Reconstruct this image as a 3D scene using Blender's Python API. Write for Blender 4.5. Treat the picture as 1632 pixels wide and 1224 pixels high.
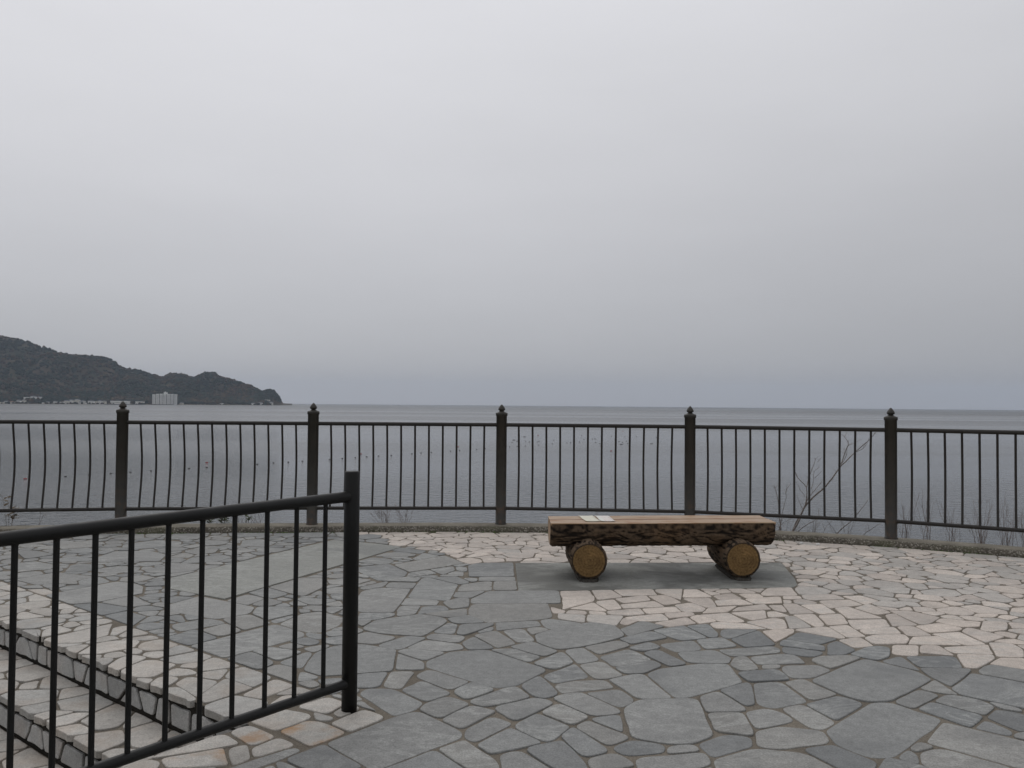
import bpy, bmesh, math, random
import numpy as np
from mathutils import Vector, Matrix, Euler, noise

random.seed(7); np.random.seed(7)
for o in list(bpy.data.objects): bpy.data.objects.remove(o, do_unlink=True)
scene = bpy.context.scene
COL = scene.collection
PI = math.pi

# ------------------------------------------------------------------ camera
EYE = 1.45
SEA_Z = -11.55
PITCH, ROLL = math.radians(1.43), 0.0086
cam_d = bpy.data.cameras.new('camera'); cam = bpy.data.objects.new('camera', cam_d); COL.objects.link(cam)
cam_d.sensor_width = 36.0; cam_d.lens = 36 * 1330 / 1632
cam_d.clip_start = 0.05; cam_d.clip_end = 200000
cam.matrix_world = Matrix.Translation((0, 0, EYE)) @ Euler((PI/2 + PITCH, 0, 0)).to_matrix().to_4x4() @ Matrix.Rotation(ROLL, 4, 'Z')
scene.camera = cam
scene.render.resolution_x, scene.render.resolution_y = 1024, 768

# ------------------------------------------------------------------ world: overcast sky
SUN_EL, SUN_AZ = math.radians(48), math.radians(-28)        # azimuth from +Y, negative = left
sun_dir = Vector((math.sin(SUN_AZ)*math.cos(SUN_EL), math.cos(SUN_AZ)*math.cos(SUN_EL), math.sin(SUN_EL)))
world = bpy.data.worlds.new('World'); scene.world = world; world.use_nodes = True
wn, wl = world.node_tree.nodes, world.node_tree.links
for n in list(wn): wn.remove(n)
w_out = wn.new('ShaderNodeOutputWorld'); w_bg = wn.new('ShaderNodeBackground')
w_tc = wn.new('ShaderNodeTexCoord'); w_sep = wn.new('ShaderNodeSeparateXYZ')
wl.new(w_tc.outputs['Generated'], w_sep.inputs[0])
w_ramp = wn.new('ShaderNodeValToRGB'); w_ramp.color_ramp.interpolation = 'B_SPLINE'
cr = w_ramp.color_ramp
SKY = [(0.0, (.394, .398, .420)), (.05, (.420, .421, .440)), (.13, (.474, .474, .493)), (.25, (.550, .549, .568)),
       (.42, (.612, .612, .632)), (.65, (.68, .68, .71)), (1.0, (.76, .76, .80))]
while len(cr.elements) < len(SKY): cr.elements.new(.5)
for e, (p, c) in zip(cr.elements, SKY): e.position = p; e.color = (*c, 1)
wl.new(w_sep.outputs['Z'], w_ramp.inputs[0])
# the cloud sheet is thinner, so brighter, around the hidden sun
w_dot = wn.new('ShaderNodeVectorMath'); w_dot.operation = 'DOT_PRODUCT'; w_dot.inputs[1].default_value = sun_dir
wl.new(w_tc.outputs['Generated'], w_dot.inputs[0])
w_mr = wn.new('ShaderNodeMapRange'); w_mr.interpolation_type = 'SMOOTHSTEP'
for i, v in ((1, .2), (2, 1.0), (3, .91), (4, 1.27)): w_mr.inputs[i].default_value = v
wl.new(w_dot.outputs['Value'], w_mr.inputs[0])
w_map = wn.new('ShaderNodeMapping'); w_map.inputs['Scale'].default_value = (1.5, 1.5, 5.0); w_map.inputs['Rotation'].default_value = (.3, .35, 0)
wl.new(w_tc.outputs['Generated'], w_map.inputs[0])
w_noi = wn.new('ShaderNodeTexNoise'); w_noi.inputs['Scale'].default_value = 1.6; w_noi.inputs['Detail'].default_value = 5
wl.new(w_map.outputs[0], w_noi.inputs['Vector'])
w_mr2 = wn.new('ShaderNodeMapRange')
for i, v in ((1, .3), (2, .7), (3, .968), (4, 1.032)): w_mr2.inputs[i].default_value = v
wl.new(w_noi.outputs['Fac'], w_mr2.inputs[0])
w_mul = wn.new('ShaderNodeMath'); w_mul.operation = 'MULTIPLY'
wl.new(w_mr.outputs[0], w_mul.inputs[0]); wl.new(w_mr2.outputs[0], w_mul.inputs[1])
w_vm = wn.new('ShaderNodeVectorMath'); w_vm.operation = 'SCALE'
wl.new(w_ramp.outputs[0], w_vm.inputs[0]); wl.new(w_mul.outputs[0], w_vm.inputs['Scale'])
w_sky = wn.new('ShaderNodeTexSky'); w_sky.sky_type = 'NISHITA'; w_sky.sun_disc = False
w_sky.sun_elevation = SUN_EL; w_sky.sun_rotation = SUN_AZ
w_sc = wn.new('ShaderNodeVectorMath'); w_sc.operation = 'SCALE'; w_sc.inputs['Scale'].default_value = .07
wl.new(w_sky.outputs[0], w_sc.inputs[0])
w_mix = wn.new('ShaderNodeMix'); w_mix.data_type = 'RGBA'; w_mix.inputs[0].default_value = .94
wl.new(w_sc.outputs[0], w_mix.inputs[6]); wl.new(w_vm.outputs[0], w_mix.inputs[7])
wl.new(w_mix.outputs[2], w_bg.inputs[0]); w_bg.inputs[1].default_value = 1.0
wl.new(w_bg.outputs[0], w_out.inputs[0])

# ------------------------------------------------------------------ sun behind the clouds, exposure
sun_l = bpy.data.lights.new('sun', 'SUN'); sun_l.energy = .5; sun_l.angle = math.radians(40); sun_l.color = (1, .97, .93)
sun = bpy.data.objects.new('sun', sun_l); COL.objects.link(sun)
sun.rotation_euler = sun_dir.to_track_quat('Z', 'Y').to_euler(); sun.location = (-20, 40, 60)
scene.render.engine = 'CYCLES'
scene.view_settings.view_transform = 'Standard'; scene.view_settings.look = 'None'
scene.view_settings.exposure = 0.0; scene.view_settings.gamma = 1.0; scene.view_settings.use_curve_mapping = False

# ------------------------------------------------------------------ helpers
def link(o, parent=None):
    COL.objects.link(o)
    if parent is not None: o.parent = parent
    return o
def tag(o, label=None, cat=None, group=None, kind=None):
    if label: o['label'] = label
    if cat: o['category'] = cat
    if group: o['group'] = group
    if kind: o['kind'] = kind
    return o
def empty(name, loc, rz=0.0):
    o = bpy.data.objects.new(name, None); COL.objects.link(o); o.location = loc; o.rotation_euler = (0, 0, rz); o.empty_display_size = .1
    return o
class MB:
    def __init__(s): s.v = []; s.f = []; s.m = []; s.sm = []
    def add(s, v, f, m=0, smooth=False):
        b = len(s.v); s.v += [tuple(p) for p in v]; s.f += [tuple(i + b for i in q) for q in f]; s.m += [m]*len(f); s.sm += [smooth]*len(f)
    def box(s, c, d, m=0, rz=0.0):
        x, y, z = [a/2 for a in d]; R = Matrix.Rotation(rz, 3, 'Z')
        v = [Vector(c) + R @ Vector((i*x, j*y, k*z)) for i in (-1, 1) for j in (-1, 1) for k in (-1, 1)]
        s.add(v, [(0, 1, 3, 2), (4, 6, 7, 5), (0, 4, 5, 1), (2, 3, 7, 6), (0, 2, 6, 4), (1, 5, 7, 3)], m)
    def tube(s, pts, rad, n=8, m=0, caps=True, smooth=True):
        pts = [Vector(p) for p in pts]; k = len(pts)
        if not hasattr(rad, '__len__'): rad = [rad]*k
        v = []; up = None
        for i, p in enumerate(pts):
            t = (pts[min(i+1, k-1)] - pts[max(i-1, 0)]).normalized()
            if up is None: up = Vector((0, 0, 1)) if abs(t.z) < .9 else Vector((1, 0, 0))
            a = t.cross(up).normalized(); b = a.cross(t).normalized(); up = b
            v += [p + (a*math.cos(q*2*PI/n) + b*math.sin(q*2*PI/n))*rad[i] for q in range(n)]
        f = [(i*n+q, i*n+(q+1) % n, (i+1)*n+(q+1) % n, (i+1)*n+q) for i in range(k-1) for q in range(n)]
        s.add(v, f, m, smooth)
        if caps:
            s.add(v[:n], [tuple(range(n))[::-1]], m); s.add(v[-n:], [tuple(range(n))], m)
    def lathe(s, prof, n=20, c=(0, 0, 0), m=0, smooth=True):
        v = [(c[0]+r*math.cos(q*2*PI/n), c[1]+r*math.sin(q*2*PI/n), c[2]+z) for r, z in prof for q in range(n)]
        f = [(i*n+q, i*n+(q+1) % n, (i+1)*n+(q+1) % n, (i+1)*n+q) for i in range(len(prof)-1) for q in range(n)]
        s.add(v, f, m, smooth)
    def mesh(s, name, mats):
        me = bpy.data.meshes.new(name); me.from_pydata(s.v, [], s.f)
        for mt in (mats if isinstance(mats, (list, tuple)) else [mats]): me.materials.append(mt)
        me.polygons.foreach_set('material_index', s.m); me.polygons.foreach_set('use_smooth', s.sm); me.update()
        return me
    def build(s, name, mats, parent=None, loc=None):
        o = bpy.data.objects.new(name, s.mesh(name, mats)); link(o, parent)
        if loc is not None: o.location = loc
        return o
def recalc(o):
    bm = bmesh.new(); bm.from_mesh(o.data); bmesh.ops.recalc_face_normals(bm, faces=bm.faces); bm.to_mesh(o.data); bm.free()

# ------------------------------------------------------------------ materials
class NT:
    def __init__(s, name):
        s.m = bpy.data.materials.new(name); s.m.use_nodes = True; s.n = s.m.node_tree.nodes; s.l = s.m.node_tree.links
        s.b = s.n['Principled BSDF']; s.out = s.n['Material Output']
    def node(s, t, **k):
        n = s.n.new(t)
        for a, v in k.items(): setattr(n, a, v)
        return n
    def put(s, sock, v):
        if isinstance(v, bpy.types.NodeSocket): s.l.new(v, sock)
        elif isinstance(v, (tuple, list)) and len(v) == 3 and sock.type == 'RGBA': sock.default_value = (*v, 1)
        else: sock.default_value = v
    def pos(s, scale=(1, 1, 1), obj=False, off=None):
        src = s.node('ShaderNodeTexCoord').outputs['Object'] if obj else s.node('ShaderNodeNewGeometry').outputs['Position']
        if off is not None:
            a = s.node('ShaderNodeVectorMath', operation='ADD'); s.l.new(src, a.inputs[0]); s.l.new(off, a.inputs[1]); src = a.outputs[0]
        mp = s.node('ShaderNodeMapping'); mp.inputs['Scale'].default_value = scale; s.l.new(src, mp.inputs[0]); return mp.outputs[0]
    def noise(s, vec, scale=5, detail=3, rough=.5, dist=0.0):
        n = s.node('ShaderNodeTexNoise'); s.l.new(vec, n.inputs['Vector'])
        n.inputs['Scale'].default_value = scale; n.inputs['Detail'].default_value = detail; n.inputs['Roughness'].default_value = rough; n.inputs['Distortion'].default_value = dist
        return n.outputs['Fac']
    def rng(s, v, a, b, c, d, smooth=False):
        n = s.node('ShaderNodeMapRange')
        if smooth: n.interpolation_type = 'SMOOTHSTEP'
        s.put(n.inputs[0], v)
        for i, q in enumerate((a, b, c, d)): n.inputs[i+1].default_value = q
        return n.outputs[0]
    def math(s, op, a, b=0.0):
        n = s.node('ShaderNodeMath', operation=op); s.put(n.inputs[0], a); s.put(n.inputs[1], b); return n.outputs[0]
    def mix(s, f, a, b, mode='MIX'):
        n = s.node('ShaderNodeMix', data_type='RGBA', blend_type=mode); s.put(n.inputs[0], f); s.put(n.inputs[6], a); s.put(n.inputs[7], b); return n.outputs[2]
    def scale(s, col, f):
        n = s.node('ShaderNodeVectorMath', operation='SCALE'); s.put(n.inputs[0], col); s.put(n.inputs['Scale'], f); return n.outputs[0]
    def attr(s, name, out='Color'):
        return s.node('ShaderNodeAttribute', attribute_name=name).outputs[out]
    def bump(s, h, strength=.3, dist=.01, prev=None):
        n = s.node('ShaderNodeBump'); n.inputs['Strength'].default_value = strength; n.inputs['Distance'].default_value = dist
        s.l.new(h, n.inputs['Height'])
        if prev is not None: s.l.new(prev, n.inputs['Normal'])
        return n.outputs[0]
    def done(s, color=None, rough=None, normal=None, spec=None, metal=None):
        if color is not None: s.put(s.b.inputs['Base Color'], color)
        if rough is not None: s.put(s.b.inputs['Roughness'], rough)
        if normal is not None: s.l.new(normal, s.b.inputs['Normal'])
        if spec is not None: s.b.inputs['Specular IOR Level'].default_value = spec
        if metal is not None: s.b.inputs['Metallic'].default_value = metal
        return s.m

def mat_stone():
    t = NT('flagstone'); tint = t.attr('tint'); sd = t.attr('seed', 'Vector'); rust = t.attr('rust', 'Fac')
    p = t.pos(off=sd)
    blot = t.noise(p, 2.2, 4, .55, .6)
    vein = t.noise(t.pos((1, 2.2, 1), off=sd), 1.6, 5, .6, 1.6)
    veinm = t.rng(t.math('ABSOLUTE', t.math('SUBTRACT', vein, .5)), 0, .05, 1, 0, True)
    fine = t.noise(t.pos(), 130, 3, .75)
    mid = t.noise(p, 22, 4, .6)
    c = t.scale(tint, t.rng(blot, .3, .7, .86, 1.13))
    c = t.mix(t.math('MULTIPLY', veinm, t.rng(t.noise(p, .9, 2), .42, .62, 0, .42)), c, (.40, .405, .38))
    c = t.scale(c, t.rng(mid, .3, .7, .87, 1.12))
    c = t.scale(c, t.rng(fine, .25, .75, .62, 1.38))
    pale = t.node('ShaderNodeSeparateXYZ'); t.l.new(tint, pale.inputs[0])
    dark = t.math('MULTIPLY', t.rng(pale.outputs['X'], .25, .36, 1, .25), t.rng(t.noise(p, 1.3, 3, .5, .3), .57, .68, 0, .34, True))
    c = t.mix(dark, c, (.10, .105, .105))
    damp_shade = t.math('MULTIPLY', t.math('MAXIMUM', t.math('MULTIPLY', rust, -1.0), 0.0), t.rng(t.noise(p, 1.9, 4, .6, .4), .44, .62, .12, .72, True))  # damp stain and under-bench shade, both painted into the slab colour
    c = t.mix(damp_shade, c, (.075, .075, .066))
    rm = t.math('MULTIPLY', t.math('MAXIMUM', rust, 0.0), t.rng(t.noise(p, 3.5, 4, .6), .47, .66, 0, .85, True))
    c = t.mix(rm, c, (.33, .17, .055))
    n = t.bump(fine, .35, .004); n = t.bump(mid, .3, .008, n)
    return t.done(c, t.rng(blot, .3, .7, .62, .8), n, .35)
def mat_mortar(col=(.20, .176, .142)):
    t = NT('mortar'); p = t.pos()
    a = t.noise(p, 3, 4); b = t.noise(p, 120, 3, .7)
    c = t.scale(t.mix(t.rng(a, .35, .65, 0, 1), col, tuple(q*.72 for q in col)), t.rng(b, .25, .75, .6, 1.35))
    return t.done(c, .95, t.bump(b, .6, .006), .1)
def mat_metal(name, col, rust=0.0, spec=.35):
    t = NT(name); p = t.pos()
    a = t.noise(p, 9, 4, .6); b = t.noise(p, 160, 2)
    c = t.scale(t.mix(t.rng(a, .35, .7, 0, 1), col, tuple(q*1.35 for q in col)), t.rng(b, .3, .7, .9, 1.1))
    if rust:
        z = t.node('ShaderNodeSeparateXYZ'); t.l.new(t.node('ShaderNodeNewGeometry').outputs['Position'], z.inputs[0])
        low = t.rng(z.outputs['Z'], .07, .5, 1, .0)
        rm = t.math('MULTIPLY', t.math('ADD', low, .12), t.rng(t.noise(p, 14, 5, .65), .45, .68, 0, rust, True))
        c = t.mix(rm, c, (.16, .075, .03))
    return t.done(c, t.rng(a, .3, .7, .42, .6), t.bump(b, .15, .002), spec)
def mat_plain(name, col, rough=.8, var=.25, sc=20, spec=.3, bump=.2):
    t = NT(name); a = t.noise(t.pos(), sc, 4, .6)
    return t.done(t.scale(col, t.rng(a, .3, .7, 1-var, 1+var)), rough, t.bump(a, bump, .01), spec)
def mat_concrete_face():
    t = NT('exposed_aggregate'); p = t.pos()
    v = t.node('ShaderNodeTexVoronoi'); t.l.new(p, v.inputs['Vector']); v.inputs['Scale'].default_value = 48
    wv = t.noise(p, 12, 4, .6); h = t.noise(p, 3, 3)
    c = t.mix(t.rng(v.outputs['Distance'], .1, .55, 0, 1), (.42, .39, .335), (.11, .10, .08))
    c = t.mix(t.rng(v.outputs['Color'], .2, .9, 0, .6), c, (.12, .105, .085))
    c = t.scale(c, t.rng(wv, .3, .7, .65, 1.2))
    c = t.mix(t.rng(h, .5, .7, 0, .5), c, (.10, .105, .06))
    return t.done(c, .92, t.bump(v.outputs['Distance'], .9, .012), .15)
def mat_concrete_top():
    t = NT('kerb_concrete'); p = t.pos(); a = t.noise(p, 5, 5, .6); b = t.noise(p, 90, 3, .7)
    c = t.mix(t.rng(a, .35, .65, 0, 1), (.23, .21, .17), (.145, .132, .105))
    return t.done(t.scale(c, t.rng(b, .3, .7, .75, 1.25)), .9, t.bump(b, .5, .005), .15)
def mat_bark():
    t = NT('bark'); r = t.attr('ridge', 'Fac'); p = t.pos(); a = t.noise(p, 35, 5, .65); b = t.noise(p, 4, 3)
    c = t.mix(t.rng(r, .25, .85, 0, 1, True), (.016, .012, .009), (.112, .079, .052))
    c = t.mix(t.math('MULTIPLY', t.rng(b, .52, .7, 0, .45), r), c, (.17, .10, .05))
    c = t.scale(c, t.rng(a, .25, .75, .55, 1.4))
    return t.done(c, .9, t.bump(a, .7, .006), .15)
def mat_wood():
    t = NT('varnished_wood'); p = t.pos((1.2, 1, 1), True)
    w = t.noise(t.pos((.9, 16, 16), True), 3.2, 5, .6, .8); k = t.noise(t.pos((2.6, 5, 1), True), 2.3, 4)
    c = t.mix(t.rng(w, .3, .7, 0, 1), (.42, .300, .185), (.285, .170, .082))
    c = t.mix(t.rng(k, .48, .66, 0, .8, True), c, (.27, .125, .045))
    return t.done(c, t.rng(k, .3, .7, .36, .5), t.bump(w, .15, .003), .45)
def mat_logend():
    t = NT('log_end_grain'); p = t.pos((1, 1, 1), True)
    g = t.node('ShaderNodeVectorMath', operation='LENGTH'); mp = t.node('ShaderNodeMapping'); mp.inputs['Scale'].default_value = (1, 0, 1)
    t.l.new(p, mp.inputs[0]); t.l.new(mp.outputs[0], g.inputs[0])
    ring = t.math('SINE', t.math('ADD', t.math('MULTIPLY', g.outputs['Value'], 270.0), t.math('MULTIPLY', t.noise(p, 9, 3), 7.0)))
    sp = t.noise(p, 75, 4, .75); bl = t.noise(p, 9, 4, .6)
    c = t.mix(t.rng(ring, -1, 1, .0, .5), (.185, .112, .043), (.105, .063, .026))
    c = t.scale(t.scale(c, t.rng(sp, .3, .7, .55, 1.5)), t.rng(bl, .3, .7, .72, 1.3))
    return t.done(c, .75, t.bump(sp, .3, .003), .25)
def mat_sea():
    t = NT('sea_water'); t.b.inputs['IOR'].default_value = 1.333
    d = t.node('ShaderNodeVectorMath', operation='LENGTH'); t.l.new(t.node('ShaderNodeNewGeometry').outputs['Position'], d.inputs[0])
    n1 = t.noise(t.pos((.22, .50, 1)), 1.0, 3, .6, .3); n2 = t.noise(t.pos((.8, 1.05, 1)), 1.0, 3, .6)
    far = t.rng(d.outputs['Value'], 90, 900, 1, .22)
    band = t.noise(t.pos((.0009, .006, 1)), 1.0, 3, .5, .5)
    b1 = t.node('ShaderNodeBump'); b1.inputs['Distance'].default_value = 1.0
    t.l.new(n1, b1.inputs['Height']); t.l.new(t.math('MULTIPLY', far, .14), b1.inputs['Strength'])
    b2 = t.node('ShaderNodeBump'); b2.inputs['Distance'].default_value = .35
    t.l.new(n2, b2.inputs['Height']); t.l.new(t.math('MULTIPLY', far, .75), b2.inputs['Strength']); t.l.new(b1.outputs[0], b2.inputs['Normal'])
    rough = t.math('ADD', t.rng(d.outputs['Value'], 90, 2500, .12, .30), t.rng(band, .35, .65, -.05, .06))
    return t.done((.016, .022, .024), rough, b2.outputs[0], .42)
M = dict(stone=mat_stone(), mortar=mat_mortar(), joint=mat_mortar((.040, .036, .030)),
         metal=mat_metal('post_paint', (.034, .0315, .026), .32), rail=mat_metal('rail_paint', (.023, .0205, .0175)), black=mat_metal('handrail_paint', (.0065, .0066, .006), 0, .32),
         kface=mat_concrete_face(), ktop=mat_concrete_top(), bark=mat_bark(), wood=mat_wood(), logend=mat_logend(), sea=mat_sea(),
         rim=mat_plain('bark_rim', (.05, .037, .026), .9, .4, 60, .1, .6), pad=mat_plain('mortar_pad', (.055, .05, .043), .95, .4, 60, .1, .8), earth=mat_plain('bank_earth', (.07, .065, .04), .95, .4, 3, .1),
         twig=mat_plain('twig_bark', (.23, .205, .19), .85, .35, 40), dry=mat_plain('dry_stems', (.20, .155, .135), .9, .3, 30),
         leaf=mat_plain('leaf_green', (.06, .085, .022), .6, .3, 30), leafd=mat_plain('leaf_dark', (.03, .045, .016), .7, .3, 30), leafb=mat_plain('leaf_brown', (.085, .06, .03), .7, .3, 30),
         moss=mat_plain('moss_green', (.045, .075, .012), .95, .4, 60), white=mat_plain('white_wall', (.78, .78, .75), .8, .08, .05), cream=mat_plain('cream_wall', (.62, .60, .54), .8, .08, .05),
         roofd=mat_plain('grey_roof', (.13, .135, .15), .8, .15, .1), roofb=mat_plain('brown_roof', (.16, .11, .085), .8, .15, .1), pane=mat_plain('far_pane', (.30, .31, .32), .5, .1, .1), strip=mat_plain('seam_wood', (.15, .066, .024), .5, .25, 9), recess=mat_plain('recess_dark', (.06, .063, .066), .7, .1, .1),
         buoy=mat_plain('dark_float', (.018, .017, .018), .6, .2, 5), red=mat_plain('red_float', (.20, .012, .016), .5, .15, 5), chip=mat_plain('white_chip', (.7, .7, .68), .7, .1, 40))

# ------------------------------------------------------------------ sea, bank
def sea():
    m = MB(); R = [0, 60, 140, 300, 700, 1600, 3000, 6000, 10000, 15000]; n = 48; v = [(0, 0, SEA_Z)]; f = []
    for r in R[1:]: v += [(r*math.cos(q*2*PI/n), r*math.sin(q*2*PI/n), SEA_Z) for q in range(n)]
    f += [(0, 1+q, 1+(q+1) % n) for q in range(n)]
    for i in range(len(R)-2): f += [(1+i*n+q, 1+(i+1)*n+q, 1+(i+1)*n+(q+1) % n, 1+i*n+(q+1) % n) for q in range(n)]
    m.add(v, f); o = m.build('sea', M['sea']); recalc(o)
    if o.data.polygons[0].normal.z < 0: o.data.flip_normals()
    tag(o, 'calm grey sea reaching to the hazy horizon', 'sea', kind='structure')
sea()

# fence posts stand on a gently curved line
POSTS = [(-8.42, 8.35), (-6.42, 8.98), (-4.36, 9.36), (-2.275, 9.58), (-.117, 9.72), (2.04, 9.55), (4.04, 8.90), (5.87, 7.83), (7.40, 6.36)]
PV = [Vector((*p, 0)) for p in POSTS]
def spline(pts, per=8):
    out = []
    P = [pts[0]*2-pts[1]] + pts + [pts[-1]*2-pts[-2]]
    for i in range(1, len(P)-2):
        for k in range(per):
            t = k/per; a, b, c, d = P[i-1:i+3]
            out.append(.5*((2*b) + (c-a)*t + (2*a-5*b+4*c-d)*t*t + (3*b-a-3*c+d)*t**3))
    return out + [pts[-1]]
LINE = spline(PV, 8)
def offset(pts, d):
    out = []
    for i, p in enumerate(pts):
        t = (pts[min(i+1, len(pts)-1)] - pts[max(i-1, 0)]).normalized(); out.append(p + Vector((t.y, -t.x, 0))*d)
    return out                                                     # +d = towards the plaza
KF = offset(LINE, .175)

def kerb():
    prof = [(.175, -.03, 0), (.172, .012, 0), (.160, .040, 0), (.135, .058, 0), (.10, .0655, 1), (.02, .067, 1), (-.08, .066, 1), (-.125, .062, 1), (-.145, .045, 1), (-.15, -.40, 0)]
    fine = spline(PV, 40); m = MB(); k = len(prof); v = []
    for i, p in enumerate(fine):
        t = (fine[min(i+1, len(fine)-1)] - fine[max(i-1, 0)]).normalized(); nn = Vector((t.y, -t.x, 0))
        for d, z, _ in prof:
            w = noise.noise((p.x*3, p.y*3, z*30+d*9))*.006 if z > 0 else 0
            v.append(p + nn*(d+w) + Vector((0, 0, z+w*.6)))
    for j in range(k-1):
        m.add([v[i*k+j+q] for i in range(len(fine)) for q in (0, 1)], [(2*i, 2*i+2, 2*i+3, 2*i+1) for i in range(len(fine)-1)], 0 if prof[j+1][2] == 0 else 1, True)
    o = m.build('kerb', [M['kface'], M['ktop']])
    bm = bmesh.new(); bm.from_mesh(o.data); bmesh.ops.remove_doubles(bm, verts=bm.verts, dist=1e-5); bmesh.ops.recalc_face_normals(bm, faces=bm.faces); bm.to_mesh(o.data); bm.free()
    tag(o, 'low weathered concrete kerb with pebbly face under the sea railing', 'kerb', kind='structure')
kerb()
def bank():
    a = offset(LINE, -.12); b = offset(LINE, -.7); c = offset(LINE, -3.0); d = offset(LINE, -9.0); v = []
    for p, q, r, s in zip(a, b, c, d):
        v += [(p.x, p.y, -.02), (q.x, q.y, -.22+noise.noise(q)*.08), (r.x, r.y, -2.6+noise.noise(r*.7)*.6), (s.x, s.y, SEA_Z-.8)]
    m = MB(); m.add(v, [(4*i+j, 4*i+4+j, 4*i+5+j, 4*i+1+j) for i in range(len(a)-1) for j in range(3)], 0, True)
    o = m.build('bank', M['earth']); recalc(o); tag(o, 'steep earth bank falling from the kerb to the sea', 'bank', kind='structure')
bank()

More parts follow.
